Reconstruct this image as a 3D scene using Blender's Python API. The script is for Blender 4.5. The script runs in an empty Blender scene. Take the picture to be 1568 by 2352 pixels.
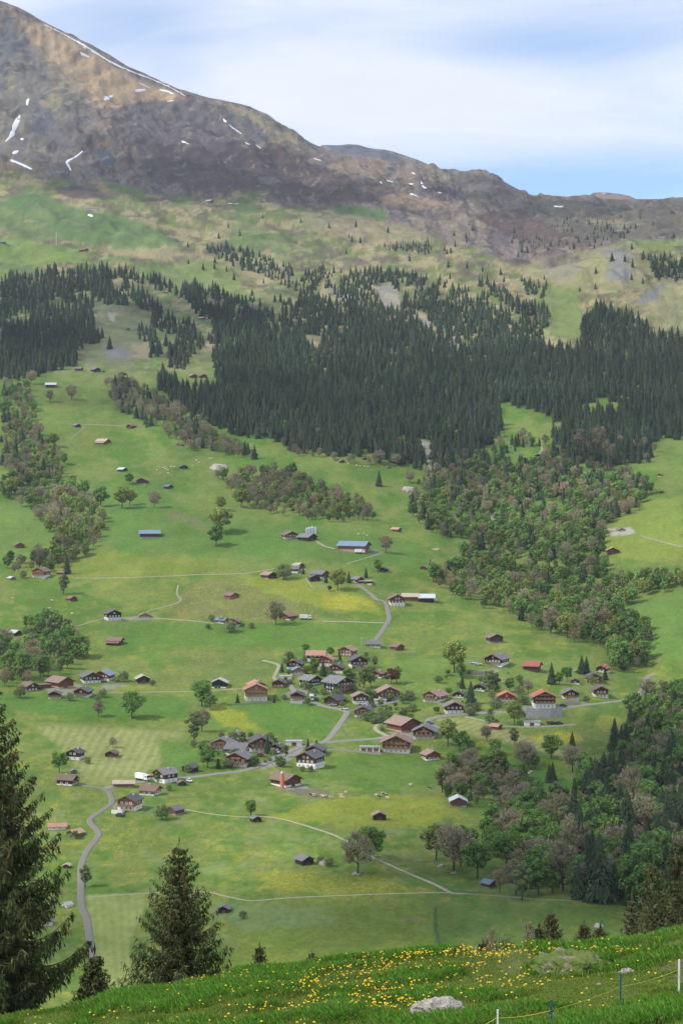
import bpy, bmesh, math, random
import numpy as np
from math import radians, sin, cos, tan, pi
from mathutils import Vector, Matrix
R = random.Random(7); NR = np.random.RandomState(11)
S = bpy.context.scene; COL = S.collection
# ------------------------------------------------------------------ camera, sky, sun, exposure
UC, VC, F, P = 784.0, 1176.0, 4578.0, radians(-1.7)       # picture units: 1568 x 2352
cam = bpy.data.cameras.new('camera'); co = bpy.data.objects.new('camera', cam); COL.objects.link(co)
cam.sensor_fit = 'VERTICAL'; cam.sensor_height = 24; cam.lens = F/2352*24
cam.clip_start = 0.5; cam.clip_end = 40000
co.location = (0, 0, 0); co.rotation_euler = (pi/2+P, 0, 0); S.camera = co
S.view_settings.view_transform = 'Standard'; S.view_settings.look = 'None'; S.view_settings.gamma = 1
S.view_settings.use_curve_mapping = False; S.view_settings.exposure = -0.04
SUN_EL, SUN_AZ = radians(46), radians(-108)               # azimuth measured from +Y (view axis) towards +X
sd = Vector((sin(SUN_AZ)*cos(SUN_EL), cos(SUN_AZ)*cos(SUN_EL), sin(SUN_EL)))
sl = bpy.data.lights.new('sun', 'SUN'); sl.energy = 4.2; sl.angle = radians(0.5); sl.color = (1, .955, .88)
so = bpy.data.objects.new('sun', sl); COL.objects.link(so); so.rotation_euler = sd.to_track_quat('Z', 'Y').to_euler()
wd = bpy.data.worlds.new('World'); S.world = wd; wd.use_nodes = True
def nd(nt, t, **k):
    n = nt.nodes.new(t)
    for a, b in k.items():
        if a.startswith('i_'): n.inputs[a[2:].replace('_', ' ')].default_value = b
        elif a.startswith('n') and a[1:].isdigit(): n.inputs[int(a[1:])].default_value = b
        else: setattr(n, a, b)
    return n
def mth(nt, op, a, b=None, c=None, clamp=False):
    n = nt.nodes.new('ShaderNodeMath'); n.operation = op; n.use_clamp = clamp
    for i, q in enumerate((a, b, c)):
        if q is None: continue
        if isinstance(q, (int, float)): n.inputs[i].default_value = q
        else: nt.links.new(q, n.inputs[i])
    return n.outputs[0]
def mixc(nt, f, a, b, mode='MIX'):
    n = nt.nodes.new('ShaderNodeMix'); n.data_type = 'RGBA'; n.blend_type = mode
    for i, q in ((0, f), (6, a), (7, b)):
        if isinstance(q, (int, float)): n.inputs[i].default_value = q
        elif isinstance(q, tuple): n.inputs[i].default_value = (*q[:3], 1)
        else: nt.links.new(q, n.inputs[i])
    return n.outputs[2]
def sky():
    nt = wd.node_tree; nt.nodes.clear(); L = nt.links.new
    out = nt.nodes.new('ShaderNodeOutputWorld'); bg = nt.nodes.new('ShaderNodeBackground')
    st = nt.nodes.new('ShaderNodeTexSky'); st.sky_type = 'NISHITA'; st.sun_disc = False
    st.sun_elevation = SUN_EL; st.sun_rotation = SUN_AZ; st.altitude = 1200; st.dust_density = .6; st.ozone_density = 1.5
    tc = nt.nodes.new('ShaderNodeTexCoord'); sp = nt.nodes.new('ShaderNodeSeparateXYZ'); L(tc.outputs['Generated'], sp.inputs[0])
    yy = mth(nt, 'MAXIMUM', mth(nt, 'ABSOLUTE', sp.outputs[1]), .15)
    c = mth(nt, 'DIVIDE', sp.outputs[0], yy); e = mth(nt, 'DIVIDE', sp.outputs[2], yy)
    cb = nt.nodes.new('ShaderNodeCombineXYZ'); L(mth(nt, 'MULTIPLY', c, 5.), cb.inputs[0]); L(mth(nt, 'MULTIPLY', e, 17.), cb.inputs[1])
    nz = nd(nt, 'ShaderNodeTexNoise', i_Scale=1.0, i_Detail=7., i_Roughness=.55, i_Distortion=.6); L(cb.outputs[0], nz.inputs['Vector'])
    def bump(cc, ee, wc, we, amp):
        a = mth(nt, 'POWER', mth(nt, 'DIVIDE', mth(nt, 'SUBTRACT', c, cc), wc), 2.)
        b = mth(nt, 'POWER', mth(nt, 'DIVIDE', mth(nt, 'SUBTRACT', e, ee), we), 2.)
        return mth(nt, 'MULTIPLY', mth(nt, 'EXPONENT', mth(nt, 'MULTIPLY', mth(nt, 'ADD', a, b), -1.)), amp)
    m = mth(nt, 'MULTIPLY', mth(nt, 'SUBTRACT', nz.outputs[0], .5), 1.8)
    m = mth(nt, 'ADD', m, .82)
    for q in ((.13, .134, .13, .014, -.85), (.095, .203, .05, .010, -.48), (.15, .212, .06, .012, -.3), (-.105, .215, .05, .03, -.35), (.03, .18, .16, .018, .3)):
        m = mth(nt, 'ADD', m, bump(*q))
    m = mth(nt, 'MULTIPLY', mth(nt, 'MINIMUM', m, 1., clamp=True), .93)
    nz2 = nd(nt, 'ShaderNodeTexNoise', i_Scale=2.3, i_Detail=6., i_Roughness=.5); L(cb.outputs[0], nz2.inputs['Vector'])
    cl = mixc(nt, nz2.outputs[0], CLOUD_A, CLOUD_B)
    L(mixc(nt, m, mixc(nt, 1.0, st.outputs[0], SKYTINT, 'MULTIPLY'), cl), bg.inputs[0]); bg.inputs[1].default_value = .1
    L(bg.outputs[0], out.inputs[0])
HAZE = 2.6e-5
CLOUD_A = (8.4, 9.2, 11.4); CLOUD_B = (11.2, 11.3, 12.2); SKYTINT = (1.5, 1.7, 1.9)
sky()
# ------------------------------------------------------------------ bookkeeping
def tag(o, label=None, cat=None, group=None, kind=None):
    if label: o['label'] = label
    if cat: o['category'] = cat
    if group: o['group'] = group
    if kind: o['kind'] = kind
    return o
def link(name, data, parent=None, loc=(0, 0, 0), rz=0, sc=1):
    o = bpy.data.objects.new(name, data); COL.objects.link(o); o.location = loc; o.rotation_euler = (0, 0, rz)
    if sc != 1: o.scale = (sc, sc, sc) if not isinstance(sc, tuple) else sc
    if parent: o.parent = parent
    return o
def copy_tree(o, parent=None):
    c = o.copy(); COL.objects.link(c); c.parent = parent
    for ch in list(o.children): copy_tree(ch, c)
    return c
def mesh_np(name, V, Fa, mat=None, col=None, smooth=False, mi=None):
    me = bpy.data.meshes.new(name); V = np.asarray(V, np.float32); Fa = np.asarray(Fa, np.int32); n, k = Fa.shape
    me.vertices.add(len(V)); me.vertices.foreach_set('co', V.ravel())
    me.loops.add(n*k); me.loops.foreach_set('vertex_index', Fa.ravel())
    me.polygons.add(n); me.polygons.foreach_set('loop_start', np.arange(0, n*k, k, dtype=np.int32))
    if mi is not None: me.polygons.foreach_set('material_index', np.asarray(mi, np.int32))
    if smooth: me.polygons.foreach_set('use_smooth', np.ones(n, bool))
    me.update(calc_edges=True)
    if col is not None:
        a = me.color_attributes.new('col', 'FLOAT_COLOR', 'POINT')
        a.data.foreach_set('color', np.c_[np.asarray(col, np.float32), np.ones(len(V), np.float32)].ravel())
    for m in (mat if isinstance(mat, (list, tuple)) else [mat]):
        if m: me.materials.append(m)
    return me
class MB:                                   # collects simple solids, then makes ONE mesh
    def __init__(s): s.v = []; s.f = []; s.m = []
    def poly(s, pts, faces, mi=0):
        b = len(s.v); s.v += [tuple(p) for p in pts]; s.f += [tuple(b+i for i in f) for f in faces]; s.m += [mi]*len(faces)
    def box(s, x0, x1, y0, y1, z0, z1, mi=0):
        s.poly([(x, y, z) for z in (z0, z1) for x, y in ((x0, y0), (x1, y0), (x1, y1), (x0, y1))],
               [(0, 3, 2, 1), (4, 5, 6, 7), (0, 1, 5, 4), (1, 2, 6, 5), (2, 3, 7, 6), (3, 0, 4, 7)], mi)
    def tube(s, pts, rad, n=6, mi=0, cap=True):
        b = len(s.v); pts = [Vector(p) for p in pts]
        for i, p in enumerate(pts):
            t = (pts[min(i+1, len(pts)-1)]-pts[max(i-1, 0)]).normalized()
            a = t.cross(Vector((0, 0, 1)) if abs(t.z) < .9 else Vector((1, 0, 0))).normalized(); c = t.cross(a)
            r = rad[i] if isinstance(rad, (list, tuple)) else rad
            for j in range(n): s.v.append(tuple(p+(a*cos(2*pi*j/n)+c*sin(2*pi*j/n))*r))
        for i in range(len(pts)-1):
            for j in range(n):
                s.f.append((b+i*n+j, b+i*n+(j+1) % n, b+(i+1)*n+(j+1) % n, b+(i+1)*n+j)); s.m.append(mi)
        if cap:
            s.f.append(tuple(b+j for j in range(n))[::-1]); s.m.append(mi); k = b+(len(pts)-1)*n
            s.f.append(tuple(k+j for j in range(n))); s.m.append(mi)
    def mesh(s, name, mats):
        me = bpy.data.meshes.new(name); me.from_pydata(s.v, [], s.f)
        me.polygons.foreach_set('material_index', s.m)
        for m in (mats if isinstance(mats, (list, tuple)) else [mats]): me.materials.append(m)
        me.update(); return me
# ------------------------------------------------------------------ noise
def vn(x, y, seed):
    xi = np.floor(x).astype(np.int64); yi = np.floor(y).astype(np.int64); fx = x-xi; fy = y-yi
    fx = fx*fx*(3-2*fx); fy = fy*fy*(3-2*fy)
    def h(a, b):
        n = (a*374761393+b*668265263+seed*1274126177) & 0xffffffff
        n = ((n ^ (n >> 13))*1103515245) & 0xffffffff; n = ((n ^ (n >> 15))*2246822519) & 0xffffffff
        return ((n ^ (n >> 16)) & 0xffffff)/float(0xffffff)
    return (h(xi, yi)*(1-fx)+h(xi+1, yi)*fx)*(1-fy)+(h(xi, yi+1)*(1-fx)+h(xi+1, yi+1)*fx)*fy
def fbm(x, y, sc, oc=4, seed=1, rough=.5):
    a = 1.; t = 0.; o = np.zeros_like(np.asarray(x, float)); s = 1./sc
    for i in range(oc):
        o = o+a*vn(x*s, y*s, seed+i*17); t += a; a *= rough; s *= 2.03
    return o/t
def ridged(x, y, sc, oc=4, seed=1):
    a = 1.; t = 0.; o = np.zeros_like(np.asarray(x, float)); s = 1./sc
    for i in range(oc):
        o = o+a*(1-np.abs(2*vn(x*s, y*s, seed+i*13)-1)); t += a; a *= .5; s *= 2.1
    return o/t
# ------------------------------------------------------------------ terrain: height over (azimuth column, distance row)
def v2e(v):
    b = (VC-v)/F; return (sin(P)+b*cos(P))/(cos(P)-b*sin(P))
def uv2ce(u, v):
    b = (VC-v)/F; d = cos(P)-b*sin(P); return (u-UC)/F/d, (sin(P)+b*cos(P))/d
def pix(x, y, z):
    dep = y*cos(P)+z*sin(P); return UC+F*x/dep, VC-F*(-y*sin(P)+z*cos(P))/dep
KU = np.array([-700, -350, 0, 100, 200, 300, 400, 500, 600, 700, 784, 900, 1000, 1100, 1200, 1300, 1400, 1500, 1568, 1950, 2300], float)
def prof(p): a = np.array(p, float); return np.interp(KU2, a[:, 0], a[:, 1])
KU2 = np.unique(np.r_[np.linspace(-700, 2300, 151)])
crest = prof([(-700, 2440), (0, 2341), (180, 2320), (259, 2288), (324, 2284), (396, 2269), (504, 2248), (565, 2237), (815, 2208), (1007, 2190), (1209, 2177), (1324, 2173), (1415, 2166), (1511, 2151), (1568, 2137), (1950, 2080), (2300, 2030)])
one = np.ones_like(KU2)
rows = []                                    # (y, v along the columns)
def zrow(y, z): rows.append((y, VC-F*np.tan(np.arctan(z/y)-P)*one))
zrow(4, -3.2); zrow(12, -5.2)
rows += [(22, crest+500), (30, crest+330), (45, crest+165), (54, crest+60), (60, crest), (64, crest+14), (75, crest+105)]
cz = np.array([60*v2e(c) for c in crest])
for y, z in ((105, -34), (150, -60), (250, -105), (430, -160), (560, -175)): zrow(y, z)
def row(y, *p): rows.append((y, prof(p) if isinstance(p[0], tuple) else p[0]*one))
row(700, (0, 2210), (784, 2200), (1300, 2170), (2000, 2120))
row(800, (0, 2052), (784, 2050), (1300, 2040), (2000, 1990))
row(880, (0, 1955), (784, 1950), (1300, 1940), (2000, 1880))
row(1000, (0, 1838), (784, 1840), (1100, 1842), (1300, 1850), (2000, 1780))
row(1100, (0, 1752), (784, 1762), (1100, 1775), (1300, 1775), (2000, 1700))
row(1200, (0, 1668), (784, 1672), (1200, 1690), (1450, 1700), (2000, 1640))
row(1300, (0, 1592), (784, 1596), (1300, 1600), (1450, 1630), (2000, 1590))
row(1400, (0, 1528), (784, 1532), (1200, 1530), (1400, 1550), (1500, 1570), (1568, 1545), (2000, 1500))
row(1500, (0, 1465), (784, 1460), (1200, 1468), (1350, 1490), (1450, 1505), (1568, 1455), (2000, 1400))
row(1600, (0, 1400), (784, 1393), (1000, 1395), (1250, 1430), (1400, 1430), (1568, 1375), (2000, 1320))
row(1750, (0, 1315), (784, 1308), (960, 1312), (1200, 1345), (1350, 1330), (1568, 1275), (2000, 1240))
row(1900, (0, 1235), (784, 1228), (950, 1240), (1150, 1262), (1300, 1235), (1568, 1185), (2000, 1160))
row(2050, (0, 1155), (784, 1150), (950, 1160), (1100, 1180), (1250, 1150), (1568, 1110), (2000, 1090))
row(2200, (0, 1075), (784, 1070), (1000, 1085), (1200, 1080), (1568, 1035), (2000, 1020))
row(2350, 993); row(2500, 915); row(2700, 838)
row(3000, (0, 755), (1000, 770), (1250, 745), (1400, 680), (1568, 670), (2000, 680))
row(3250, (0, 705), (1000, 710), (1209, 612), (1359, 580), (1409, 562), (1484, 547), (1568, 551), (2000, 565))
row(3330, (0, 690), (1000, 695), (1209, 612), (1359, 586), (1409, 568), (1484, 552), (1568, 555), (2000, 570))
row(3450, (0, 665), (1000, 672), (1209, 640), (1400, 612), (1568, 600), (2000, 600))
row(3650, (0, 628), (900, 640), (1150, 622), (1400, 600), (1568, 590), (2000, 590))
row(4000, (0, 565), (400, 565), (800, 585), (1100, 590), (1568, 560), (2000, 560))
row(4400, (0, 490), (300, 495), (600, 505), (900, 535), (1200, 555), (1568, 530), (2000, 530))
row(4750, (0, 425), (300, 430), (600, 452), (800, 470), (1000, 505), (1200, 535), (1568, 505), (2000, 505))
sky_l = [(-700, -330), (-350, -160), (0, 0), (50, 18), (105, 50), (165, 80), (225, 110), (300, 153), (380, 190), (430, 210), (480, 224), (520, 232), (580, 247), (620, 265), (650, 290), (690, 315), (735, 338), (765, 349), (800, 357), (860, 365), (950, 375), (1010, 387), (1045, 396), (1085, 393), (1150, 415), (1190, 436), (1215, 448), (1300, 450), (1340, 447), (1400, 458), (1480, 458), (1568, 462), (2000, 470)]
sk = prof(sky_l); r0 = rows[-1][1]
rows.append((5100, r0+(sk-r0)*.30)); rows.append((5500, r0+(sk-r0)*.60)); rows.append((5900, r0+(sk-r0)*.90)); rows.append((6150, sk)); rows.append((6220, sk+1)); rows.append((6700, sk+70))
far = prof([(-700, -200), (0, 140), (700, 345), (736, 344), (741, 329), (770, 334), (790, 331), (815, 331), (850, 341), (885, 342), (930, 356), (960, 368), (1003, 386), (1050, 410), (1300, 470), (1345, 452), (1352, 443), (1375, 440), (1435, 447), (1466, 460), (1500, 480), (2000, 500)])
rows.append((7600, np.maximum(far+55, 0*far-300))); rows.append((8000, far)); rows.append((8060, far+1)); rows.append((9200, far+160))
RY = np.array([r[0] for r in rows], float); RV = np.array([r[1] for r in rows])       # rows x columns
RE = v2e(RV); RE[0] = -3.2/4; RE[1] = -5.2/12
dy = np.exp(np.linspace(math.log(4), math.log(9200), 24000))
def colv(E): return np.array([np.interp(dy, RY, E[:, i]) for i in range(E.shape[1])]).T
sel = colv(RE[:, [35, 55, 75, 95, 110]]); m = np.abs(np.diff(sel, axis=0)).max(1)*F/3.2+np.diff(np.log(dy))*30
mc = np.r_[0, np.cumsum(m)]; NY = int(mc[-1]); YS = np.interp(np.linspace(0, mc[-1], NY), mc, dy)
US = np.unique(np.r_[np.linspace(-690, -60, 45), np.arange(-50, 1620, 3.4), np.linspace(1625, 2290, 45)]); NU = len(US); CS = (US-UC)/F
E = np.array([np.interp(YS, RY, RE[:, i]) for i in range(len(KU2))])                  # KU2 x NY
ker = np.exp(-np.linspace(-1.6, 1.6, 17)**2); ker /= ker.sum()
fore = YS < 400
for i in range(len(KU2)):
    p = np.pad(E[i], 8, 'edge'); sm = np.convolve(p, ker, 'valid'); w = ((YS > 600) & (YS < 3150)) | ((YS > 3700) & (YS < 5900)); E[i] = np.where(w, sm, E[i])
E = np.array([np.interp(US, KU2, E[:, j]) for j in range(NY)]).T                      # NU x NY
X = CS[:, None]*YS[None, :]; Y = np.repeat(YS[None, :], NU, 0); Z = E*Y
def ss(a, b, x): t = np.clip((x-a)/(b-a), 0, 1); return t*t*(3-2*t)
near = 1-ss(66, 80, Y); mid = ss(500, 750, Y)
Z += near*((fbm(X, Y, 3., 3, 5)-.5)*.35+(fbm(X, Y, .7, 2, 9)-.5)*.12)
Z += mid*(1-ss(2300, 2700, Y))*((fbm(X, Y, 150, 3, 21)-.5)*22+(fbm(X, Y*1.4, 38, 2, 25)-.5)*2.2)
up = ss(2500, 3000, Y)*(1-ss(5900, 6100, Y))
Z += up*(((fbm(X, Y, 300, 5, 31, .55)-.5)*62+(.5-np.abs(fbm(X*1.5+Y*.4, Y*.55, 210, 4, 33)-.5)*4)*14))
mt = ss(4500, 5100, Y)*(1-ss(6000, 6180, Y))
Z += mt*((fbm(X-.35*Y, Y*.3, 26, 3, 48)-.5)*16+(ridged(X+Y*.12, Y*.33, 170, 5, 41)-.62)*42 + (ridged(X-.3*Y, Y*.35, 60, 4, 47)-.6)*16 + (fbm(X, Y, 420, 3, 49)-.5)*60)
mt2 = ss(3200, 3600, Y)*(1-ss(4500, 4900, Y)); Z += mt2*(ridged(X, Y, 160, 4, 51)-.6)*34
kn = ss(1180, 1260, US)[:, None]*ss(2850, 3000, Y)*(1-ss(3200, 3260, Y)); Z += kn*(ridged(X, Y*.2, 55, 3, 61)-.6)*26
Z += ss(5900, 6150, Y)*(fbm(X, Y, 60, 3, 71)-.5)*7
RAT = Z/Y
def lookup(A, x, y):
    x = np.asarray(x, float); y = np.asarray(y, float)
    i = np.clip(np.interp(x/np.maximum(y, 1)*F+UC, US, np.arange(NU)), 0, NU-1.001); j = np.clip(np.interp(y, YS, np.arange(NY)), 0, NY-1.001)
    i0 = i.astype(int); j0 = j.astype(int); a = i-i0; b = j-j0
    return (A[i0, j0]*(1-a)+A[i0+1, j0]*a)*(1-b)+(A[i0, j0+1]*(1-a)+A[i0+1, j0+1]*a)*b
def Hh(x, y): return lookup(Z, x, y)
def hit(u, v, ymin=420.):
    c, e = uv2ce(u, v); ii = float(np.clip(np.interp(c*F+UC, US, np.arange(NU)), 0, NU-1.001)); i0 = int(ii); a = ii-i0
    r = RAT[i0]*(1-a)+RAT[i0+1]*a; j = int(np.searchsorted(YS, ymin)); k = np.nonzero(r[j:] >= e)[0]
    if len(k) == 0: return None
    k = k[0]+j
    if k == 0: return None
    t = (e-r[k-1])/(r[k]-r[k-1]) if r[k] != r[k-1] and r[k-1] < e else 0
    y = YS[k-1]+(YS[k]-YS[k-1])*t; return Vector((c*y, y, e*y))
ZM = {'F': (0, 0, 1), 'a': (0, 0, 2.), 'b': (784, 250.9, 2.), 'c': (0, 439, 2.), 'd': (784, 752.6, 2.), '1': (0, 940.8, 2.778), '2': (0, 1317.1, 2.778), '3': (439, 1160.3, 2.778),
      '4': (940.8, 1317.1, 2.5), '5': (470.4, 1442.5, 3.125), '6': (0, 1630.7, 2.778), '7': (0, 1913, 2.778), '8': (533.1, 1756.1, 2.778), '9': (1003.5, 1630.7, 2.778), 'f': (815.4, 2038.4, 2.084)}
def zc(z, x, y): q = ZM[z]; return q[0]+x/q[2], q[1]+y/q[2]
def inpoly(px, py, pts):
    r = np.zeros(px.shape, bool); n = len(pts)
    for i in range(n):
        x1, y1 = pts[i]; x2, y2 = pts[(i+1) % n]
        if y1 == y2: continue
        k = ((y1 > py) != (y2 > py)) & (px < (x2-x1)*(py-y1)/(y2-y1)+x1); r ^= k
    return r
# ------------------------------------------------------------------ materials
def newmat(name):
    m = bpy.data.materials.new(name); m.use_nodes = True; nt = m.node_tree; b = nt.nodes['Principled BSDF']
    b.inputs['Roughness'].default_value = .85; b.inputs['Specular IOR Level'].default_value = .2
    return m, nt, b
def mat(name, c, rough=.8, var=.25, sc=3., metal=0, spec=.25, stripes=None, emit=None, bump=0):
    m, nt, b = newmat(name); L = nt.links.new
    tc = nt.nodes.new('ShaderNodeTexCoord'); oi = nt.nodes.new('ShaderNodeObjectInfo')
    n = nd(nt, 'ShaderNodeTexNoise', i_Scale=sc, i_Detail=5.); L(tc.outputs['Object'], n.inputs['Vector'])
    f = mth(nt, 'ADD', mth(nt, 'MULTIPLY', mth(nt, 'SUBTRACT', n.outputs[0], .5), var*2.4), 1.)
    f = mth(nt, 'MULTIPLY', f, mth(nt, 'ADD', mth(nt, 'MULTIPLY', oi.outputs['Random'], .3), .85))
    if stripes:
        wv = nd(nt, 'ShaderNodeTexWave', i_Scale=stripes[1], i_Distortion=.6); wv.bands_direction = stripes[0]; L(tc.outputs['Object'], wv.inputs['Vector'])
        f = mth(nt, 'MULTIPLY', f, mth(nt, 'ADD', mth(nt, 'MULTIPLY', wv.outputs['Fac'], stripes[2]), 1-stripes[2]*.6))
    mm = nt.nodes.new('ShaderNodeMix'); mm.data_type = 'RGBA'; mm.blend_type = 'MULTIPLY'; mm.inputs[0].default_value = 1; mm.inputs[6].default_value = (*c, 1)
    cb = nt.nodes.new('ShaderNodeCombineColor'); [L(f, cb.inputs[i]) for i in range(3)]; L(cb.outputs[0], mm.inputs[7]); L(mm.outputs[2], b.inputs['Base Color'])
    b.inputs['Roughness'].default_value = rough; b.inputs['Metallic'].default_value = metal; b.inputs['Specular IOR Level'].default_value = spec
    if bump:
        bp = nd(nt, 'ShaderNodeBump', i_Strength=.6, i_Distance=bump); L(n.outputs[0], bp.inputs['Height']); L(bp.outputs[0], b.inputs['Normal'])
    return m
def attrmat(name, rough=.85, var=.25, fine=None, objvar=.3, bump=0, transl=0, spec=.1):
    m, nt, b = newmat(name); L = nt.links.new
    at = nt.nodes.new('ShaderNodeAttribute'); at.attribute_name = 'col'; cur = at.outputs['Color']
    ge = nt.nodes.new('ShaderNodeNewGeometry'); f = None
    for s, a, (sx, sy) in (fine or []):
        mp = nd(nt, 'ShaderNodeMapping'); mp.inputs['Scale'].default_value = (sx, sy, 1); L(ge.outputs['Position'], mp.inputs[0])
        n = nd(nt, 'ShaderNodeTexNoise', i_Scale=s, i_Detail=4., i_Roughness=.6); L(mp.outputs[0], n.inputs['Vector'])
        g = mth(nt, 'ADD', mth(nt, 'MULTIPLY', mth(nt, 'SUBTRACT', n.outputs[0], .5), a*2), 1.)
        f = g if f is None else mth(nt, 'MULTIPLY', f, g)
        last = n.outputs[0]
    if objvar:
        oi = nt.nodes.new('ShaderNodeObjectInfo'); g = mth(nt, 'ADD', mth(nt, 'MULTIPLY', oi.outputs['Random'], objvar), 1-objvar/2)
        f = g if f is None else mth(nt, 'MULTIPLY', f, g)
    if f is not None:
        cb = nt.nodes.new('ShaderNodeCombineColor'); [L(f, cb.inputs[i]) for i in range(3)]; cur = mixc(nt, 1., cur, cb.outputs[0], 'MULTIPLY')
    L(cur, b.inputs['Base Color']); b.inputs['Roughness'].default_value = rough; b.inputs['Specular IOR Level'].default_value = spec
    if bump and fine:
        bp = nd(nt, 'ShaderNodeBump', i_Strength=.5, i_Distance=bump); L(last, bp.inputs['Height']); L(bp.outputs[0], b.inputs['Normal'])
    if transl:
        t = nt.nodes.new('ShaderNodeBsdfTranslucent'); L(cur, t.inputs[0]); ms = nt.nodes.new('ShaderNodeMixShader'); ms.inputs[0].default_value = transl
        L(b.outputs[0], ms.inputs[1]); L(t.outputs[0], ms.inputs[2]); L(ms.outputs[0], nt.nodes['Material Output'].inputs[0])
    return m
M_ground = attrmat('ground', .95, fine=[(.016, .30, (1, .35)), (.07, .26, (1, .45)), (.35, .42, (1, .45))], objvar=0, bump=.25)
def flowers():
    nt = M_ground.node_tree; b = nt.nodes['Principled BSDF']; src = b.inputs['Base Color'].links[0].from_socket; L = nt.links.new
    at = nt.nodes.new('ShaderNodeAttribute'); at.attribute_name = 'flo'; ge = nt.nodes.new('ShaderNodeNewGeometry'); cur = src
    for sc, thr, c, am, o_ in ((.75, .50, (.50, .40, .02), .55, 0.), (.6, .60, (.55, .56, .45), .45, 500.), (.9, .56, (.04, .10, .012), .5, 900.)):
        mp = nd(nt, 'ShaderNodeMapping'); mp.inputs['Location'].default_value = (o_, o_, 0); mp.inputs['Scale'].default_value = (1, .55, 1); L(ge.outputs['Position'], mp.inputs[0])
        n = nd(nt, 'ShaderNodeTexNoise', i_Scale=sc, i_Detail=3., i_Roughness=.7); L(mp.outputs[0], n.inputs['Vector']); f = mth(nt, 'MULTIPLY', mth(nt, 'SUBTRACT', n.outputs[0], thr), 9., clamp=True)
        f = mth(nt, 'MULTIPLY', f, mth(nt, 'MULTIPLY', at.outputs['Fac'], am)); cur = mixc(nt, f, cur, c)
    L(cur, b.inputs['Base Color'])
def crags():
    nt = M_ground.node_tree; b = nt.nodes['Principled BSDF']; cur = b.inputs['Base Color'].links[0].from_socket; L = nt.links.new
    at = nt.nodes.new('ShaderNodeAttribute'); at.attribute_name = 'rok'; ge = nt.nodes.new('ShaderNodeNewGeometry')
    for sc, thr, c, am, rz, k in ((.022, .53, (.055, .042, .042), .75, .35, 9.), (.03, .57, (.24, .20, .145), .7, .6, 12.), (.05, .62, (.27, .26, .26), .6, .1, 14.), (.075, .56, (.06, .05, .05), .6, .4, 10.)):
        mp = nd(nt, 'ShaderNodeMapping'); mp.inputs['Rotation'].default_value = (0, 0, rz); mp.inputs['Scale'].default_value = (1, .28, .5); L(ge.outputs['Position'], mp.inputs[0])
        n = nd(nt, 'ShaderNodeTexNoise', i_Scale=sc, i_Detail=6., i_Roughness=.65, i_Distortion=.8); L(mp.outputs[0], n.inputs['Vector']); f = mth(nt, 'MULTIPLY', mth(nt, 'SUBTRACT', n.outputs[0], thr), k, clamp=True)
        cur = mixc(nt, mth(nt, 'MULTIPLY', f, mth(nt, 'MULTIPLY', at.outputs['Fac'], am)), cur, c)
    L(cur, b.inputs['Base Color'])
flowers(); crags()
M_leaf = attrmat('leaf', .8, transl=.35, objvar=.3); M_needle = attrmat('needle', .85, objvar=.25); M_far = attrmat('far_leaf', .85, objvar=0, transl=.3)
M_bark = mat('bark', (.10, .08, .06), .9, .3, 6)
M_road = mat('asphalt', (.215, .205, .175), .9, .12, .6); M_path = mat('gravel_path', (.27, .26, .17), .95, .3, .5); M_snow = mat('snow', (.70, .71, .73), .6, .05, .2)
# ------------------------------------------------------------------ ground colours (base colours of grass, heath, scree, mown fields; one mountain shoulder painted shaded)
PU, PV = pix(X, Y, Z)
n1 = fbm(PU, PV*2.2, 60, 5, 101); n2 = fbm(PU, PV*3.0, 22, 4, 131); n3 = fbm(X, Y, 40, 4, 151); n4 = fbm(X, Y, 9, 3, 171)
def C3(c): return np.array(c, float)[None, None, :]
def mixa(A, c, a): return A*(1-a[..., None])+C3(c)*a[..., None]
G_lush = (.068, .148, .020); G_mid = (.122, .175, .036); G_yel = (.24, .26, .030); G_dry = (.20, .20, .065)
C = np.zeros((NU, NY, 3))+C3(G_mid)
C = mixa(C, G_lush, ss(.42, .62, n1)*.85); C = mixa(C, G_dry, ss(.50, .68, n2)*.30)
C = mixa(C, (.36, .33, .02), ss(.60, .70, fbm(PU, PV*2.6, 30, 5, 191))*ss(1200, 1500, PV)*.15)
C = mixa(C, (.30, .34, .20), ss(.61, .72, fbm(PU, PV*2.2, 42, 5, 197))*ss(1500, 1900, PV)*.12)
def paint(pts, c, al=1., fe=6, wob=10, sd=1, z='F', ymin=400, ymax=1e9, nz=None):
    global C
    pts = [zc(z, *p) for p in pts]
    xs = [p[0] for p in pts]; ys = [p[1] for p in pts]
    b = (PU > min(xs)-25) & (PU < max(xs)+25) & (PV > min(ys)-25) & (PV < max(ys)+25) & (Y > ymin) & (Y < ymax)
    if not b.any(): return
    u = PU[b]; v = PV[b]; w1 = (vn(u/14., v/9., sd)-.5)*wob*1.4+(vn(u/5., v/4., sd+2)-.5)*wob*.5; w2 = (vn(u/14., v/9., sd+5)-.5)*wob*.7
    a = np.zeros(u.shape)
    for k in range(5):
        a += inpoly(u+w1+fe*cos(k*1.256), v+w2+fe*.5*sin(k*1.256), pts)/5.
    a *= al
    if nz is not None: a *= nz[b]
    C[b] = C[b]*(1-a[:, None])+np.array(c)[None]*a[:, None]
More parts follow.
